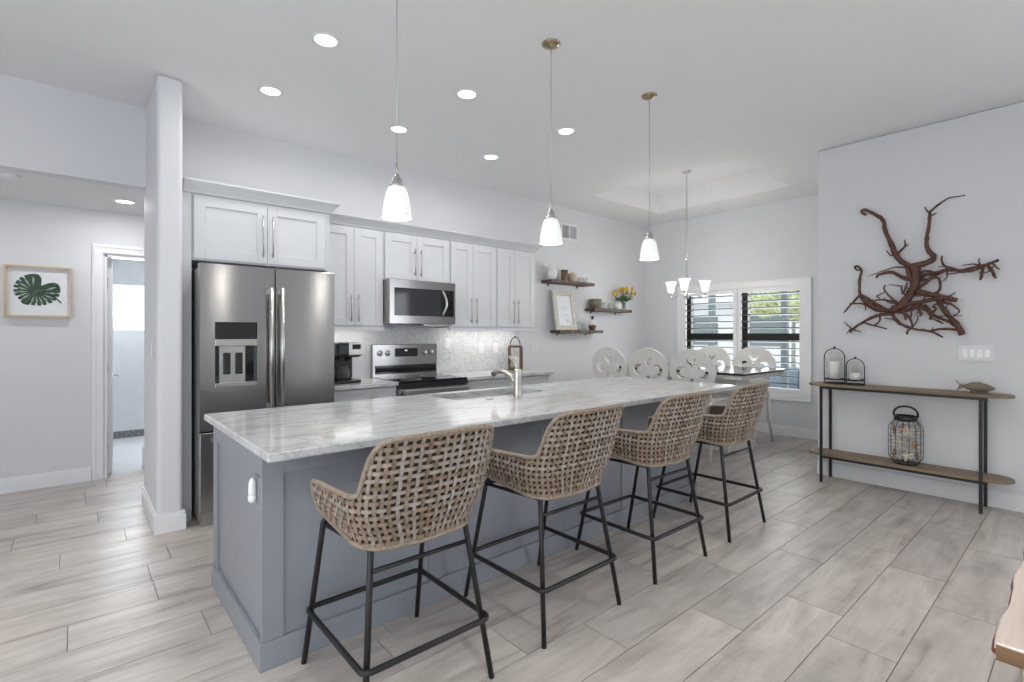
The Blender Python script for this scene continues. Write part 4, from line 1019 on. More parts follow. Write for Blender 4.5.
for i in range(3):
    a = math.radians(120 * i - 36.5); dx, dy = math.cos(a), math.sin(a)
    mb = MB(); mb.tube([(CHX + dx * r, CHY + dy * r, z) for r, z in ((0.015, 1.88), (0.06, 1.895), (0.12, 1.892), (0.17, 1.865), (0.215, 1.845), (0.242, 1.86), (0.246, 1.895))], 0.0065, 8)
    mb.lathe([(0.0, 0), (0.022, 0.004), (0.024, 0.02), (0.012, 0.026)], (CHX + dx * 0.246, CHY + dy * 0.246, 1.895), 16); ar = mb.build('arm', M['nickel'], t)
    mb = MB(); mb.openlathe([(0.030, 0.0), (0.040, 0.02), (0.046, 0.06), (0.054, 0.10), (0.072, 0.145)], (CHX + dx * 0.246, CHY + dy * 0.246, 1.918), 24, 0.003); sub(mb, 'shade', M['shade_bright'], ar)
l = bpy.data.lights.new('chandelier_bulbs', 'POINT'); l.energy = 25; l.color = (1, 0.97, 0.92); l.shadow_soft_size = 0.2
lo_ = bpy.data.objects.new('chandelier_bulbs', l); COL.objects.link(lo_); lo_.location = (CHX, CHY, 2.12)
# air vent
t = thing('air_vent', (5.41, YB - 0.001, 2.74), 'white wall air vent high on the back wall above the floating shelves', 'vent')
mb = MB(); mb.box(5.235, 5.585, YB - 0.012, YB - 0.001, 2.735, 2.76, 0.002); mb.box(5.235, 5.585, YB - 0.012, YB - 0.001, 2.94, 2.965, 0.002); mb.box(5.235, 5.26, YB - 0.012, YB - 0.001, 2.76, 2.94); mb.box(5.56, 5.585, YB - 0.012, YB - 0.001, 2.76, 2.94); mb.box(5.405, 5.415, YB - 0.012, YB - 0.001, 2.76, 2.94); mb.build('frame', M['trim'], t)
mb = MB()
for i in range(14):
    z = 2.767 + i * 0.0126; mb.box(5.26, 5.405, YB - 0.011, YB - 0.003, z, z + 0.004); 
for i in range(11):
    x = 5.42 + i * 0.0126; mb.box(x, x + 0.003, YB - 0.011, YB - 0.003, 2.76, 2.94)
mb.build('slats', M['trim'], t)
mb = MB(); mb.box(5.26, 5.56, YB - 0.0025, YB - 0.001, 2.76, 2.94); mb.build('duct', plain('grey_duct', (0.12, 0.12, 0.12), 0.8), t)

# ------------------------------------------------------------------ floating shelves and what stands on them
def shelf(x0, x1, z0, label):
    mb = MB(); rnd = random.Random(int(x0 * 100)); d0 = 4.80
    poly = [(x0, YB - 0.002), (x1, YB - 0.002)]; n = 16
    poly += [(x1 - (x1 - x0) * i / n, d0 + rnd.uniform(-0.008, 0.012)) for i in range(n + 1)]
    t = thing('floating_shelf', ((x0 + x1) / 2, YB - 0.002, z0), label, 'shelf', 'dark wood floating shelves')
    mb.prism(poly, z0, z0 + 0.042, 0.005); mb.build('board', M['walnut'], t)
    for x in (x0 + 0.13, x1 - 0.17):
        mb = MB(); mb.box(x - 0.012, x + 0.012, YB - 0.16, YB - 0.002, z0 - 0.006, z0); mb.box(x - 0.012, x + 0.012, YB - 0.008, YB - 0.002, z0 - 0.03, z0 - 0.006); mb.build('bracket', M['blackmetal'], t)
    return z0 + 0.042
z1 = shelf(4.85, 5.75, 2.075, 'dark wood floating shelf highest on the wall, holding canisters')
z2 = shelf(5.755, 6.65, 1.712, 'dark wood floating shelf holding the orange flowers')
z3 = shelf(5.03, 5.94, 1.388, 'dark wood floating shelf lowest on the wall, holding the leaning picture frame')
def lat(name, prof, c, mat, label, cat, grp=None, seg=26, **k):
    mb = MB(); mb.lathe(prof, c, seg, **k); return tag(mb.build(name, mat), label, cat, grp)
Yc = 4.89
lat('round_vase', [(0.035, 0), (0.055, 0.02), (0.072, 0.07), (0.075, 0.11), (0.062, 0.155), (0.04, 0.18), (0.034, 0.195), (0.034, 0.197), (0.026, 0.19), (0.0, 0.10)], (4.955, Yc, z1), M['ceramic'], 'round white ceramic vase at the left end of the top shelf', 'vase')
mb = MB(); t = thing('wooden_canister', (5.20, Yc, z1), 'tall dark brown canister on the top shelf', 'canister')
mb.lathe([(0.045, 0), (0.047, 0.005), (0.047, 0.13), (0.043, 0.135)], (5.20, Yc, z1), 24); mb.build('jar', M['brownglaze'], t)
mb = MB(); mb.lathe([(0.049, 0.0), (0.049, 0.022), (0.0, 0.024)], (5.20, Yc, z1 + 0.135), 24); mb.build('lid', M['lanternwood'], t)
t = thing('stoneware_crock', (5.365, Yc, z1), 'tan stoneware crock beside the dark canister on the top shelf', 'crock')
mb = MB(); mb.lathe([(0.05, 0), (0.062, 0.01), (0.066, 0.06), (0.06, 0.09), (0.062, 0.095)], (5.365, Yc, z1), 24); mb.build('jar', M['tan'], t)
mb = MB(); mb.lathe([(0.063, 0), (0.063, 0.02), (0.03, 0.03), (0.012, 0.032), (0.014, 0.045), (0.0, 0.048)], (5.365, Yc, z1 + 0.095), 24); mb.build('lid', M['framewood'], t)
def glass_jar(c, r, h, label, grp='clear glasses on the shelves'):
    mb = MB(); mb.openlathe([(r * 0.75, 0.004), (r * 0.95, 0.02), (r, h * 0.5), (r * 0.9, h)], c, 22, 0.002); mb.lathe([(r * 0.75, 0.0), (r * 0.75, 0.004)], c, 22)
    tag(mb.build('drinking_glass', M['glass']), label, 'glass', grp)
glass_jar((5.52, Yc, z1), 0.042, 0.075, 'clear glass beside the tan crock on the top shelf')
glass_jar((5.63, Yc, z1), 0.042, 0.075, 'clear glass at the right end of the top shelf')
t = thing('striped_bowl_stack', (5.875, Yc, z2), 'olive and brown banded stoneware pot at the left of the flower shelf', 'pot')
mb = MB(); mb.lathe([(0.075, 0), (0.082, 0.006), (0.086, 0.04)], (5.875, Yc, z2), 28); mb.build('base_band', M['brownglaze'], t)
mb = MB(); mb.lathe([(0.086, 0.041), (0.092, 0.06), (0.094, 0.10), (0.092, 0.14), (0.086, 0.142), (0.08, 0.10), (0.0, 0.06)], (5.875, Yc, z2), 28); mb.build('upper_band', M['bowlgreen'], t)
glass_jar((6.06, Yc, z2), 0.045, 0.10, 'clear glass just right of the banded pot on the flower shelf')
glass_jar((6.22, Yc, z2), 0.045, 0.10, 'clear glass just left of the white cup on the flower shelf')
lat('white_cup', [(0.035, 0), (0.05, 0.01), (0.056, 0.06), (0.056, 0.105), (0.05, 0.105), (0.046, 0.03), (0.0, 0.02)], (6.405, Yc - 0.01, z2), M['ceramic'], 'white cup beside the flower vase', 'cup')
t = thing('flower_vase', (6.56, Yc, z2), 'glass vase of orange and yellow tulips on the middle shelf', 'flowers')
mb = MB(); mb.openlathe([(0.048, 0.0), (0.05, 0.01), (0.03, 0.07), (0.034, 0.11), (0.045, 0.135)], (6.56, Yc, z2), 22, 0.002); mb.lathe([(0.047, 0.0), (0.047, 0.003)], (6.56, Yc, z2), 22); mb.build('vase', M['glass'], t)
rnd = random.Random(3)
for i in range(15):
    a = 2 * PI * i / 15 + rnd.uniform(-.2, .2); sp = rnd.uniform(0.06, 0.235); h = rnd.uniform(0.24, 0.36) - sp * 0.25
    if i in (0, 1): sp = 0.27; a = -0.2 + 0.5 * i; h = 0.25
    dx, dy = math.cos(a) * sp, math.sin(a) * sp * 0.45
    bx, by, bz = 6.56, Yc, z2
    mb = MB(); mb.tube([(bx, by, bz + 0.015), (bx + dx * 0.2, by + dy * 0.2, bz + 0.12), (bx + dx * 0.7, by + dy * 0.7, bz + h * 0.8), (bx + dx, by + dy, bz + h)], 0.004, 6)
    lf = MB()
    for q in range(2):
        b2 = a + rnd.uniform(-1, 1); ex = bx + math.cos(b2) * sp * 0.9; ey = by + math.sin(b2) * sp * 0.4
        mb.tube([(bx, by, bz + 0.11), ((bx + ex) / 2, (by + ey) / 2, bz + 0.17), (ex, ey, bz + h * 0.75)], [0.005, 0.017, 0.001], 5)
    lf.bm.free(); sm = mb.build('stem', M['stem'], t)
    mb = MB(); mb.lathe([(0.004, -0.01), (0.016, 0.0), (0.023, 0.02), (0.021, 0.04), (0.012, 0.055), (0.0, 0.05)], (bx + dx, by + dy, bz + h), 10); sub(mb, 'blossom', M['petal'], sm)
# leaning picture frame on the low shelf
t = thing('picture_frame', (5.22, 4.86, z3), 'whitewashed picture frame with pale print leaning on the lowest shelf', 'picture frame')
fw_, fh_, bw = 0.42, 0.56, 0.066
def fr_xf(mb): return mb.xf(Matrix.Translation((5.215, 4.865, z3)) @ Matrix.Rotation(math.radians(-9), 4, 'X'))
mb = MB(); mb.box(-fw_ / 2, -fw_ / 2 + bw, -0.02, 0.01, 0, fh_, 0.003); mb.box(fw_ / 2 - bw, fw_ / 2, -0.02, 0.01, 0, fh_, 0.003); mb.box(-fw_ / 2 + bw, fw_ / 2 - bw, -0.02, 0.01, 0, bw, 0.003); mb.box(-fw_ / 2 + bw, fw_ / 2 - bw, -0.02, 0.01, fh_ - bw, fh_, 0.003)
fr_xf(mb).build('frame', M['whitewash'], t)
mb = MB(); mb.box(-fw_ / 2 + bw, fw_ / 2 - bw, -0.005, 0.008, bw, fh_ - bw); pr = fr_xf(mb).build('print', M['paper'], t)
mb = MB()
for (a, b, c, d_) in ((-0.09, 0.06, 0.30, 0.305), (-0.06, 0.04, 0.33, 0.335), (-0.08, 0.08, 0.21, 0.216)): mb.box(a, b, -0.0062, -0.005, c, d_)
mb.tube([(0.0, -0.006, 0.16), (0.06, -0.006, 0.12), (0.13, -0.006, 0.09)], 0.003, 4); mb.tube([(0.04, -0.006, 0.16), (0.02, -0.006, 0.10)], 0.002, 4)
fr_xf(mb); sub(mb, 'print_lines', plain('grey_print_ink', (0.42, 0.43, 0.46), 0.7), pr)
glass_jar((5.48, Yc, z3), 0.045, 0.12, 'clear glass beside the leaning picture frame')
glass_jar((5.62, Yc, z3), 0.045, 0.10, 'clear glass beside the brown and white bottle vase')
t = thing('bottle_vase', (5.80, Yc, z3), 'small brown and white bottle vase at the right of the lowest shelf', 'vase')
mb = MB(); mb.lathe([(0.03, 0), (0.045, 0.01), (0.058, 0.05), (0.060, 0.075)], (5.80, Yc, z3), 24); mb.build('lower_body', M['brownglaze'], t)
mb = MB(); mb.lathe([(0.060, 0.076), (0.056, 0.11), (0.04, 0.145), (0.022, 0.16)], (5.80, Yc, z3), 24); mb.build('upper_body', M['candle'], t)
mb = MB(); mb.lathe([(0.022, 0.161), (0.015, 0.175), (0.016, 0.19), (0.042, 0.205), (0.042, 0.208), (0.0, 0.20)], (5.80, Yc, z3), 24); mb.build('neck', M['bronze'], t)
# wooden lantern on the right worktop
t = thing('candle_lantern', (4.19, 4.82, 0.9225), 'brown wooden candle lantern on the worktop behind the faucet', 'lantern')
Lx, Ly, Lz, hw_, hh = 4.19, 4.82, 0.9225, 0.075, 0.31
mb = MB(); mb.box(Lx - hw_ - 0.01, Lx + hw_ + 0.01, Ly - hw_ - 0.01, Ly + hw_ + 0.01, Lz, Lz + 0.025, 0.003); mb.box(Lx - hw_ - 0.006, Lx + hw_ + 0.006, Ly - hw_ - 0.006, Ly + hw_ + 0.006, Lz + hh - 0.025, Lz + hh, 0.003)
for sx in (-1, 1):
    for sy in (-1, 1): mb.box(Lx + sx * hw_ - 0.013, Lx + sx * hw_ + 0.013, Ly + sy * hw_ - 0.013, Ly + sy * hw_ + 0.013, Lz + 0.025, Lz + hh - 0.025)
mb.build('frame', M['lanternwood'], t)
mb = MB()
for sx in (-1, 1): mb.box(Lx + sx * hw_ - 0.001, Lx + sx * hw_ + 0.001, Ly - hw_ + 0.014, Ly + hw_ - 0.014, Lz + 0.026, Lz + hh - 0.026); mb.box(Lx - hw_ + 0.014, Lx + hw_ - 0.014, Ly + sx * hw_ - 0.001, Ly + sx * hw_ + 0.001, Lz + 0.026, Lz + hh - 0.026)
mb.build('pane', M['winglass'], t)
mb = MB(); mb.lathe([(0.04, 0), (0.04, 0.14), (0.03, 0.142), (0.0, 0.138)], (Lx, Ly, Lz + 0.0255), 22); mb.build('candle', M['candle'], t)
mb = MB(); pts = [(Lx + 0.062 * math.cos(PI * i / 12), Ly, Lz + hh + 0.004 + 0.10 * math.sin(PI * i / 12)) for i in range(13)]; mb.tube(pts, 0.006, 8); mb.ball((Lx, Ly, Lz + hh + 0.108), 0.012); mb.build('handle', M['bronze'], t); t.rotation_euler = (0, 0, math.radians(-36)); t.location.x += 0.03

# ------------------------------------------------------------------ console table on the right wall
CYA, CYB = 0.405, 1.825; CXA, CXB = 5.265, 5.535
def stadium(x0, x1, y0, y1, r, n=10):
    """rounded ends: half-ellipse of length r at both ends of y"""
    cx = (x0 + x1) / 2; w = (x1 - x0) / 2; p = []
    for i in range(n + 1):
        a = PI * i / n; p.append((cx + w * math.cos(a), y1 - r + r * math.sin(a)))
    for i in range(n + 1):
        a = PI + PI * i / n; p.append((cx + w * math.cos(a), y0 + r + r * math.sin(a)))
    return p
t = thing('console_table', (5.40, 1.095, 0), 'narrow two-tier wooden console table with black metal legs on the right wall', 'console table')
for z, nm in ((0.893, 'top'), (0.247, 'lower_shelf')):
    mb = MB(); mb.prism(stadium(CXA, CXB, CYA, CYB, 0.14), z, z + 0.022, 0.003); b_ = mb.build(nm, M['consolewood'], t)
    mb = MB(); mb.box(CXA + 0.012, CXA + 0.030, CYA + 0.14, CYB - 0.13, z - 0.022, z - 0.0005); mb.box(CXB - 0.030, CXB - 0.012, CYA + 0.14, CYB - 0.13, z - 0.022, z - 0.0005); mb.build('rail', M['blackmetal'], t)
for x in (CXA + 0.008, CXB - 0.010):
    for y in (0.585, 1.685):
        mb = MB(); zt_ = 0.8925
        mb.box(x - 0.011, x + 0.011, y - 0.011, y + 0.011, 0, 0.225, 0.002); mb.box(x - 0.011, x + 0.011, y - 0.011, y + 0.011, 0.225, zt_, 0.002); mb.build('leg', M['blackmetal'], t)
CT = 0.9155
def arch_lantern(y, w, h, ch, label):
    x = 5.42; t = thing('candle_cloche', (x, y, CT), label, 'candle holder', 'arched candle holders on the console')
    mb = MB(); r = w / 2
    for k in range(1):
        pts = [(-r, 0), (-r, h - r)] + [(-r * math.cos(PI * i / 14), h - r + r * math.sin(PI * i / 14)) for i in range(1, 14)] + [(r, h - r), (r, 0)]
        if k == 0: mb.tube([(x, y + a, CT + 0.004 + b) for a, b in pts], 0.0045, 7)
        else: mb.tube([(x + a, y, CT + 0.004 + b) for a, b in pts], 0.0045, 7)
    mb.ball((x, y, CT + h + 0.014), 0.010); mb.tube([(x + r * math.cos(a * PI / 12), y + r * math.sin(a * PI / 12), CT + 0.045) for a in range(24)], 0.0045, 6, closed=True)
    mb.tube([(x + r * math.cos(a * PI / 12), y + r * math.sin(a * PI / 12), CT + 0.0055) for a in range(24)], 0.0045, 6, closed=True)
    mb.build('wire_frame', M['blackmetal'], t)
    mb = MB(); mb.lathe([(r - 0.004, 0.035), (r - 0.004, 0.043), (0.0, 0.043)], (x, y, CT), 24); mb.build('tray', M['brownglaze'], t)
    mb = MB(); mb.lathe([(0.040, 0.0435), (0.040, ch), (0.032, ch + 0.003), (0.0, ch - 0.004)], (x, y, CT), 24); cn = mb.build('candle', M['candle'], t)
    mb = MB(); pr_ = [(r - 0.012, 0.0435), (r - 0.012, h * 0.72), (r * 0.6, h * 0.88), (0.012, h * 0.93)]; mb.openlathe(pr_, (x, y, CT), 26, 0.002); mb.build('glass_dome', M['winglass'], t)
arch_lantern(1.620, 0.170, 0.325, 0.205, 'taller arched wire candle holder with ivory pillar candle on the console')
arch_lantern(1.452, 0.142, 0.235, 0.105, 'shorter arched wire candle holder with ivory candle on the console')
# carved fish
t = thing('carved_fish', (5.40, 0.62, CT), 'small carved wooden fish lying at the right end of the console', 'figurine')
mb = MB(); bm = mb.bm; rings = []
prof = [(0.0, 0.004, 0.004), (0.02, 0.018, 0.014), (0.05, 0.032, 0.022), (0.09, 0.040, 0.026), (0.13, 0.035, 0.022), (0.165, 0.022, 0.014), (0.19, 0.013, 0.008)]
for s_, hz, hx in prof:
    yy = 0.515 + s_; zc = CT + 0.042 + 0.03 * s_
    rings.append([bm.verts.new((5.40 + hx * math.cos(2 * PI * k / 14), yy, zc + hz * math.sin(2 * PI * k / 14))) for k in range(14)])
for A, B in zip(rings, rings[1:]):
    for k in range(14): bm.faces.new((A[k], A[(k + 1) % 14], B[(k + 1) % 14], B[k])).smooth = True
bm.faces.new(rings[0]); bm.faces.new(rings[-1]); mb.build('body', M['fish'], t)
mb = MB(); zz = CT + 0.048
P = [(0.70, 0.010), (0.735, 0.022), (0.755, 0.050), (0.735, 0.035), (0.725, 0.008), (0.745, -0.035), (0.715, -0.022), (0.70, -0.008)]
mb.prism([(y, z) for y, z in P], -0.005, 0.005); mb.xf(Matrix.Translation((5.40, 0, zz)) @ Matrix(((0, 0, 1, 0), (1, 0, 0, 0), (0, 1, 0, 0), (0, 0, 0, 1)))); mb.build('tail', M['fish'], t)
mb = MB(); mb.prism([(0.57, 0.070), (0.60, 0.088), (0.66, 0.082), (0.68, 0.068)], -0.004, 0.004); mb.xf(Matrix.Translation((5.40, 0, CT)) @ Matrix(((0, 0, 1, 0), (1, 0, 0, 0), (0, 1, 0, 0), (0, 0, 0, 1)))); mb.build('dorsal_fin', M['fish'], t)
mb = MB(); mb.lathe([(0.012, 0.0), (0.008, 0.01), (0.006, 0.02)], (5.385, 0.56, CT), 10); mb.lathe([(0.010, 0.0), (0.007, 0.02)], (5.40, 0.655, CT), 10); mb.build('foot', M['fish'], t)
# wire lantern with starfish on the lower shelf
LZ = 0.2695; lx, ly = 5.40, 1.075
t = thing('wire_lantern', (lx, ly, LZ), 'black wire lantern filled with starfish on the lower console shelf', 'lantern')
prof = [(0.085, 0.012), (0.118, 0.06), (0.122, 0.09), (0.122, 0.30), (0.118, 0.32), (0.078, 0.375)]
mb = MB()
for k in range(16):
    a = 2 * PI * k / 16; mb.tube([(lx + r * math.cos(a), ly + r * math.sin(a), LZ + z) for r, z in prof], 0.0016, 5)
for r, z in ((0.118, 0.06), (0.122, 0.12), (0.122, 0.18), (0.122, 0.24), (0.122, 0.30), (0.10, 0.345)):
    mb.tube([(lx + r * math.cos(2 * PI * k / 24), ly + r * math.sin(2 * PI * k / 24), LZ + z) for k in range(24)], 0.0016, 5, closed=True)
mb.build('wire_cage', M['blackmetal'], t)
mb = MB(); mb.lathe([(0.085, 0), (0.087, 0.006), (0.087, 0.014)], (lx, ly, LZ), 26); mb.build('base', M['blackmetal'], t)
mb = MB(); mb.openlathe([(0.080, 0.370), (0.083, 0.372), (0.083, 0.410), (0.080, 0.412)], (lx, ly, LZ), 26, 0.008); mb.build('collar', M['blackmetal'], t)
mb = MB(); pts = [(lx, ly - 0.085 * math.cos(PI * i / 16), LZ + 0.405 + 0.085 * math.sin(PI * i / 16) ** 0.7) for i in range(17)]; mb.tube(pts, 0.008, 8); mb.build('handle', M['blackmetal'], t)
def star_mesh(R, r, th):
    mb = MB(); bm = mb.bm; n = 10
    top = bm.verts.new((0, 0, th)); bot = bm.verts.new((0, 0, -th * 0.4)); ring = []
    for k in range(n):
        a = 2 * PI * k / n; q = R if k % 2 == 0 else r
        ring.append((bm.verts.new((q * math.cos(a), q * math.sin(a), th * (0.15 if k % 2 == 0 else 0.3))), bm.verts.new((q * math.cos(a), q * math.sin(a), -th * 0.35))))
    for k in range(n):
        A = ring[k]; B = ring[(k + 1) % n]
        bm.faces.new((top, A[0], B[0])); bm.faces.new((bot, B[1], A[1])); bm.faces.new((A[0], A[1], B[1], B[0]))
    return mb
rnd = random.Random(11)
protos = {}
specs = []
for L, zc in enumerate((0.075, 0.180, 0.285)):
    for q in range(4): specs.append((0.080, 2 * PI * q / 4 + L * PI / 4 + 0.35, zc + rnd.uniform(-0.006, 0.006)))
    specs.append((0.0, 3.9 + L, zc))
for k, (rr, a, z) in enumerate(specs):
    dark = k in (1, 3, 7, 10, 13)
    key = 'd' if dark else 'l'
    lab = 'brown starfish inside the black wire lantern' if dark else 'bleached starfish inside the black wire lantern'
    if key not in protos:
        o = star_mesh(0.053, 0.019, 0.012).build('starfish', M['starfish_dark'] if dark else M['starfish']); protos[key] = o
    else:
        o = protos[key].copy(); COL.objects.link(o)
    tag(o, lab, 'starfish', 'starfish in the lantern')
    R3 = Matrix.Rotation(a + PI / 2, 4, 'Z') @ Matrix.Rotation(PI / 2, 4, 'X') @ Matrix.Rotation(rnd.uniform(0, 2 * PI), 4, 'Z')
    o.location = (lx + rr * math.cos(a), ly + rr * math.sin(a), LZ + z); o.rotation_euler = R3.to_euler()

# ------------------------------------------------------------------ root sculpture on the right wall (y, z, on the wall plane)
ROOT = [
    (0.0395, 0.0444, (0.05, 0.05), [(1.033, 1.991), (1.021, 1.871), (1.047, 1.754), (1.108, 1.649), (1.188, 1.593)]),
    (0.0296, 0.0123, (0.05, 0.04), [(1.022, 1.958), (1.083, 1.985), (1.153, 2.059), (1.198, 2.186), (1.241, 2.303), (1.253, 2.388), (1.281, 2.433), (1.347, 2.49), (1.403, 2.525), (1.423, 2.508), (1.386, 2.474)]),
    (0.0123, 0.0074, (0.05, 0.06), [(1.16, 2.076), (1.112, 2.129), (1.072, 2.161)]),
    (0.0099, 0.0062, (0.06, 0.07), [(1.105, 2.138), (1.093, 2.169), (1.1, 2.203)]),
    (0.0099, 0.0049, (0.05, 0.04), [(1.162, 2.071), (1.208, 2.087), (1.235, 2.128)]),
    (0.0321, 0.0148, (0.05, 0.04), [(1.031, 1.969), (0.954, 1.989), (0.9, 2.026), (0.943, 2.103), (0.949, 2.195), (0.933, 2.309), (0.929, 2.419)]),
    (0.0123, 0.0062, (0.04, 0.06), [(0.932, 2.419), (0.863, 2.475), (0.799, 2.51), (0.701, 2.511)]),
    (0.0099, 0.0049, (0.04, 0.03), [(0.931, 2.412), (0.951, 2.437), (0.965, 2.469)]),
    (0.0099, 0.0049, (0.04, 0.05), [(0.933, 2.394), (0.905, 2.393), (0.885, 2.4)]),
    (0.0173, 0.0123, (0.05, 0.03), [(1.006, 1.881), (0.914, 1.894), (0.817, 1.913), (0.723, 1.904), (0.617, 1.928), (0.544, 1.95), (0.507, 1.966)]),
    (0.0123, 0.0099, (0.04, 0.04), [(0.754, 1.895), (0.677, 1.892), (0.602, 1.917), (0.544, 1.947)]),
    (0.0123, 0.0123, (0.03, 0.05), [(0.599, 1.92), (0.605, 1.867), (0.611, 1.817)]),
    (0.0123, 0.0099, (0.03, 0.05), [(0.57, 1.929), (0.544, 1.891), (0.522, 1.826)]),
    (0.0074, 0.0049, (0.03, 0.03), [(0.542, 1.943), (0.523, 1.914), (0.502, 1.888)]),
    (0.0123, 0.0074, (0.04, 0.05), [(0.808, 1.92), (0.848, 1.982), (0.849, 2.035)]),
    (0.0173, 0.0148, (0.04, 0.03), [(1.007, 1.774), (0.915, 1.863), (0.825, 1.914), (0.754, 1.911)]),
    (0.0123, 0.0099, (0.04, 0.05), [(0.997, 1.912), (0.946, 1.918), (0.88, 1.891)]),
    (0.0271, 0.0247, (0.05, 0.04), [(1.022, 1.753), (0.929, 1.72), (0.848, 1.69), (0.753, 1.66)]),
    (0.0197, 0.0296, (0.04, 0.03), [(0.882, 1.675), (0.849, 1.607), (0.801, 1.522), (0.746, 1.442), (0.723, 1.373)]),
    (0.0148, 0.0074, (0.04, 0.05), [(0.864, 1.649), (0.8, 1.635), (0.758, 1.599)]),
    (0.0148, 0.0099, (0.05, 0.04), [(0.913, 1.714), (0.864, 1.753), (0.867, 1.838), (0.888, 1.864)]),
    (0.0148, 0.0062, (0.05, 0.03), [(1.006, 1.645), (0.947, 1.578), (0.914, 1.514), (0.839, 1.468)]),
    (0.0148, 0.0148, (0.04, 0.03), [(0.965, 1.632), (0.898, 1.535), (0.801, 1.48), (0.736, 1.418)]),
    (0.0123, 0.0074, (0.04, 0.05), [(0.929, 1.503), (0.91, 1.566), (0.888, 1.597), (0.913, 1.613)]),
    (0.0197, 0.0074, (0.05, 0.03), [(1.2, 1.576), (1.137, 1.475), (1.032, 1.426), (0.93, 1.406), (0.849, 1.356)]),
    (0.0099, 0.0148, (0.03, 0.03), [(0.94, 1.406), (0.85, 1.425), (0.747, 1.414)]),
    (0.0099, 0.0123, (0.04, 0.04), [(1.057, 1.428), (1.08, 1.409), (1.087, 1.38)]),
    (0.0123, 0.0099, (0.05, 0.05), [(1.117, 1.595), (1.064, 1.517), (1.043, 1.441)]),
    (0.0222, 0.0074, (0.05, 0.04), [(1.171, 1.592), (1.281, 1.6), (1.386, 1.673), (1.435, 1.749), (1.435, 1.883), (1.423, 1.962), (1.454, 2.012), (1.478, 2.002), (1.454, 1.972), (1.419, 1.983)]),
    (0.0148, 0.0074, (0.04, 0.04), [(1.432, 1.749), (1.486, 1.682), (1.566, 1.582)]),
    (0.0148, 0.0148, (0.04, 0.05), [(1.425, 1.744), (1.347, 1.682), (1.235, 1.599)]),
    (0.0099, 0.0099, (0.03, 0.04), [(1.521, 1.663), (1.418, 1.659), (1.331, 1.603), (1.265, 1.578)]),
    (0.0197, 0.0099, (0.05, 0.03), [(1.181, 1.564), (1.301, 1.549), (1.416, 1.486), (1.5, 1.422), (1.512, 1.391)]),
    (0.0099, 0.0074, (0.03, 0.03), [(1.415, 1.49), (1.342, 1.462), (1.229, 1.427)]),
    (0.0099, 0.0074, (0.04, 0.03), [(1.284, 1.544), (1.287, 1.497), (1.331, 1.457)]),
    (0.0197, 0.0123, (0.05, 0.04), [(1.074, 1.854), (1.136, 1.892), (1.189, 1.93), (1.244, 1.93), (1.3, 1.913), (1.302, 1.888)]),
    (0.0099, 0.0037, (0.05, 0.02), [(1.093, 1.961), (1.173, 1.973), (1.265, 1.949), (1.379, 1.911)]),
    (0.0123, 0.0074, (0.05, 0.05), [(1.138, 1.65), (1.188, 1.69), (1.247, 1.778), (1.239, 1.822)]),
    (0.0086, 0.0062, (0.05, 0.04), [(1.241, 1.76), (1.304, 1.725), (1.281, 1.708)]),
    (0.0099, 0.0074, (0.05, 0.04), [(1.171, 1.663), (1.235, 1.684), (1.3, 1.691), (1.342, 1.666)]),
    (0.0099, 0.0049, (0.05, 0.04), [(1.091, 1.72), (1.121, 1.759), (1.127, 1.803), (1.217, 1.819)]),
    (0.0099, 0.0074, (0.05, 0.05), [(1.108, 1.747), (1.09, 1.801), (1.082, 1.833)]),
    (0.0222, 0.0197, (0.06, 0.05), [(1.169, 1.596), (1.081, 1.637), (0.995, 1.654), (0.911, 1.672), (0.846, 1.689)]),
    (0.0197, 0.0148, (0.03, 0.06), [(1.189, 1.608), (1.118, 1.573), (1.031, 1.613), (0.946, 1.589)]),
    (0.0173, 0.0148, (0.06, 0.04), [(1.117, 1.66), (1.064, 1.701), (0.996, 1.719), (0.912, 1.704)]),
    (0.0148, 0.0123, (0.05, 0.06), [(1.151, 1.64), (1.098, 1.55), (1.089, 1.506)]),
    (0.0148, 0.0099, (0.06, 0.05), [(1.029, 1.634), (0.986, 1.558), (0.995, 1.537)]),
    (0.0148, 0.0123, (0.03, 0.05), [(1.066, 1.767), (1.006, 1.817), (0.964, 1.888)]),
    (0.0222, 0.0197, (0.06, 0.06), [(1.08, 1.962), (1.054, 1.851), (1.019, 1.806)]),
    (0.0123, 0.0074, (0.06, 0.06), [(0.994, 1.932), (1.019, 1.902), (1.059, 1.921)])]
mb = MB(); rnd = random.Random(5)
for r0, r1, dep, pl in ROOT:
    pts = []; n = len(pl)
    # smooth polyline
    P = [Vector((0, y, z)) for y, z in pl]; Q = []
    for i in range(n - 1):
        p0, p1, p2, p3 = P[max(i - 1, 0)], P[i], P[i + 1], P[min(i + 2, n - 1)]
        for s_ in range(4):
            u = s_ / 4; Q.append(0.5 * ((2 * p1) + (p2 - p0) * u + (2 * p0 - 5 * p1 + 4 * p2 - p3) * u * u + (3 * p1 - p0 - 3 * p2 + p3) * u ** 3))
    Q.append(P[-1]); m = len(Q) - 1; rs = []
    for i, q in enumerate(Q):
        f = i / m; d_ = dep[0] + (dep[1] - dep[0]) * f
        pts.append((XR - 0.02 - d_, q.y + rnd.uniform(-1, 1) * 0.002, q.z + rnd.uniform(-1, 1) * 0.002)); rs.append((r0 + (r1 - r0) * f) * 0.80 * rnd.uniform(0.85, 1.18))
    mb.tube(pts, rs, 8)
nodes = [(p, dep[0]) for r0, r1, dep, pl in ROOT if r0 > 0.012 for p in pl]
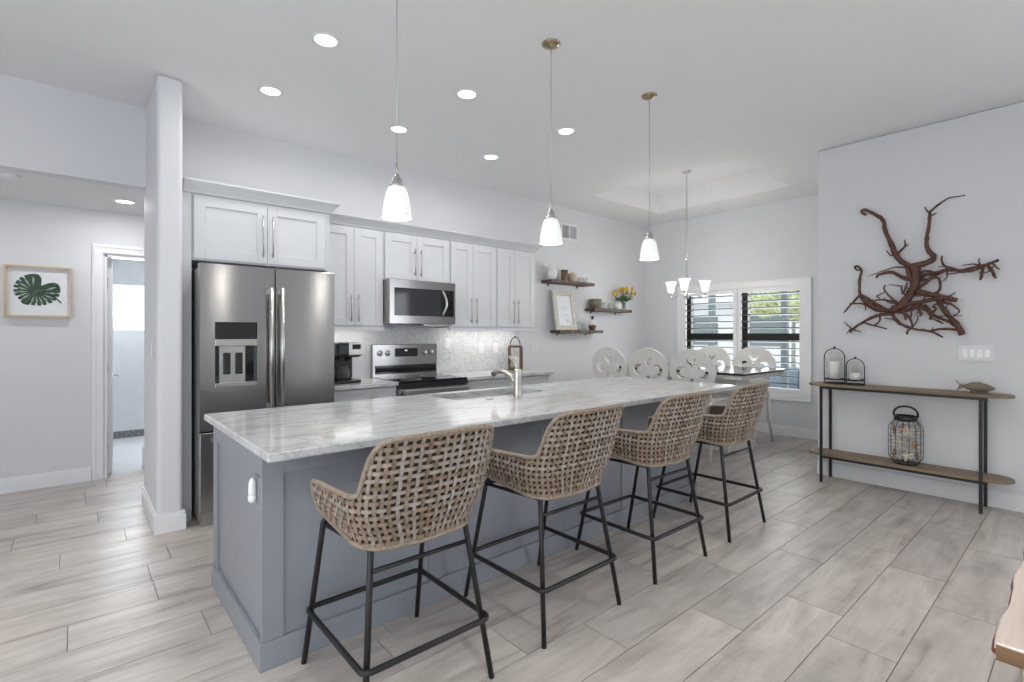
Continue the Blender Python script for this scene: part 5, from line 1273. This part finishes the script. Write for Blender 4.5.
for i in range(46):                             # fine side rootlets of the tangle
    (y, z), d_ = rnd.choice(nodes)
    if z > 1.95: continue
    a = rnd.uniform(0, 2 * PI); L = rnd.uniform(0.05, 0.15); pts = []; w = rnd.uniform(-2.2, 2.2)
    for k in range(8):
        pts.append((XR - 0.02 - d_ - 0.03 * math.sin(k * 0.8 + i), y, z)); y += math.cos(a) * L / 7; z += math.sin(a) * L / 7 * 0.8; a += w / 7 + rnd.uniform(-.25, .25)
    mb.tube(pts, [0.0075 - 0.0006 * k for k in range(8)], 6)
tag(mb.build('root_sculpture', M['root']), 'red-brown tangled driftwood root sculpture hung on the right wall', 'wall art')

# ------------------------------------------------------------------ monstera print in the hall
t = thing('framed_print', (-0.242, HW - 0.001, 1.53), 'light wood framed monstera leaf print on the hall wall', 'picture')
fx0, fx1, fz0, fz1, fb = -0.466, -0.018, 1.530, 1.985, 0.016
mb = MB()
mb.box(fx0, fx0 + fb, HW - 0.045, HW - 0.001, fz0, fz1); mb.box(fx1 - fb, fx1, HW - 0.045, HW - 0.001, fz0, fz1); mb.box(fx0 + fb, fx1 - fb, HW - 0.045, HW - 0.001, fz0, fz0 + fb); mb.box(fx0 + fb, fx1 - fb, HW - 0.045, HW - 0.001, fz1 - fb, fz1)
mb.build('frame', M['framewood'], t)
mb = MB(); mb.box(fx0 + fb, fx1 - fb, HW - 0.012, HW - 0.001, fz0 + fb, fz1 - fb); pr = mb.build('paper', M['paper'], t)
cx, cz = -0.262, 1.765
tipA = math.radians(238)                        # leaf tip points down-left, notch up-right
def leafpt(a, k=1.0):
    """heart-like leaf; a=0 at the tip"""
    r = 0.150 * (1.0 - 0.10 * math.cos(a) ) * (1 - 0.62 * math.exp(-((abs(a) - PI) / 0.30) ** 2)) * (1 + 0.10 * math.exp(-(a / 0.22) ** 2))
    return k * r * math.cos(a + tipA) * 1.02, k * r * math.sin(a + tipA) * 0.95
out = []
na = 140
for i in range(na):
    a = -PI + 2 * PI * i / na
    ph = (abs(a) * 3.4) % 1.0
    slit = 0.25 < abs(a) < 2.3 and ph > 0.80
    out.append(leafpt(a, 0.80 if slit else 1.0))
mb = MB(); vs = [mb.bm.verts.new((cx + x, HW - 0.0135, cz + z)) for x, z in out]; c0 = mb.bm.verts.new((cx, HW - 0.0135, cz))
for i in range(na): mb.bm.faces.new((c0, vs[i], vs[(i + 1) % na]))
mb.tube([(cx + 0.055, HW - 0.0145, cz + 0.01), (cx + 0.12, HW - 0.0145, cz - 0.045), (cx + 0.165, HW - 0.0145, cz - 0.10)], [0.003, 0.004, 0.006], 6)
lf = sub(mb, 'leaf', M['leaf'], pr)
mb = MB()
for sgn in (1, -1):
    for j, a in enumerate((0.32, 0.62, 0.92, 1.25, 1.6, 2.0, 2.45)):
        x1, z1_ = leafpt(sgn * a, 0.86); x0, z0_ = leafpt(sgn * a * 0.9, 0.34); q = leafpt(sgn * (a - 0.10), 0.70)
        vs = [mb.bm.verts.new((cx + x, HW - 0.0142, cz + z)) for x, z in ((x0, z0_), (q[0], q[1]), (x1, z1_), (leafpt(sgn * (a + 0.05), 0.66)))]
        mb.bm.faces.new(vs)
x1, z1_ = leafpt(0, 0.9); mb.tube([(cx + 0.05, HW - 0.0143, cz + 0.015), (cx, HW - 0.0143, cz), (cx + x1, HW - 0.0143, cz + z1_)], 0.0015, 4)
sub(mb, 'vein_pattern', M['leaflight'], lf)

# ------------------------------------------------------------------ live-edge table at the lower right
t = thing('live_edge_table', (2.9, 0.0, 0), 'live-edge wooden slab table, its top paled for window reflection, cut off at the lower right corner', 'table')
rnd = random.Random(9); n = 22; bx0, bx1 = 2.115, 3.75
edge = [(bx0 + (bx1 - bx0) * i / n, 0.205 + 0.006 * math.sin(i * 0.9) + rnd.uniform(-0.002, 0.002)) for i in range(n + 1)]
back = [(bx1 - (bx1 - bx0) * i / n, -0.36 + 0.016 * math.sin(i * 0.9) + rnd.uniform(-0.006, 0.006)) for i in range(n + 1)]
mb = MB(); mb.prism(edge[::-1] + back[::-1], 0.40, 0.45, 0.005); sl = mb.build('slab', M['slabwood'], t)
mb = MB(); mb.tube([(x, y - 0.004, 0.424) for x, y in edge[0:]], [0.010 for _ in edge], 8); mb.build('bark_edge', M['bark'], t)
mb = MB(); mb.box(bx0 - 0.006, bx0 - 0.0005, -0.355, 0.200, 0.40, 0.446, 0.002); mb.build('cut_end', M['endgrain'], t)
for x in (2.20, 3.62):
    mb = MB(); mb.box(x, x + 0.06, 0.08, 0.15, 0, 0.399, 0.006); mb.build('leg', M['framewood'], t)
    mb = MB(); mb.box(x, x + 0.06, -0.31, -0.24, 0, 0.399, 0.006); mb.build('leg', M['framewood'], t)
# small basket just inside the bathroom
t = thing('storage_basket', (0.640, 6.47, 0), 'small round white ringed basket just inside the bathroom doorway', 'basket')
mb = MB(); pr_ = [(0.105, 0.0)]
for i in range(8): pr_ += [(0.118, 0.008 + i * 0.024), (0.112, 0.020 + i * 0.024)]
mb.openlathe(pr_ + [(0.115, 0.205)], (0.640, 6.47, 0.001), 30, 0.006); mb.lathe([(0.104, 0.002), (0.104, 0.008)], (0.640, 6.47, 0), 30); mb.build('body', M['ceramic'], t)
mb = MB(); mb.tube([(0.640 + 0.116 * math.cos(a * PI / 14), 6.47 + 0.116 * math.sin(a * PI / 14), 0.207) for a in range(28)], 0.006, 8, closed=True); mb.build('rim', M['ceramic'], t)
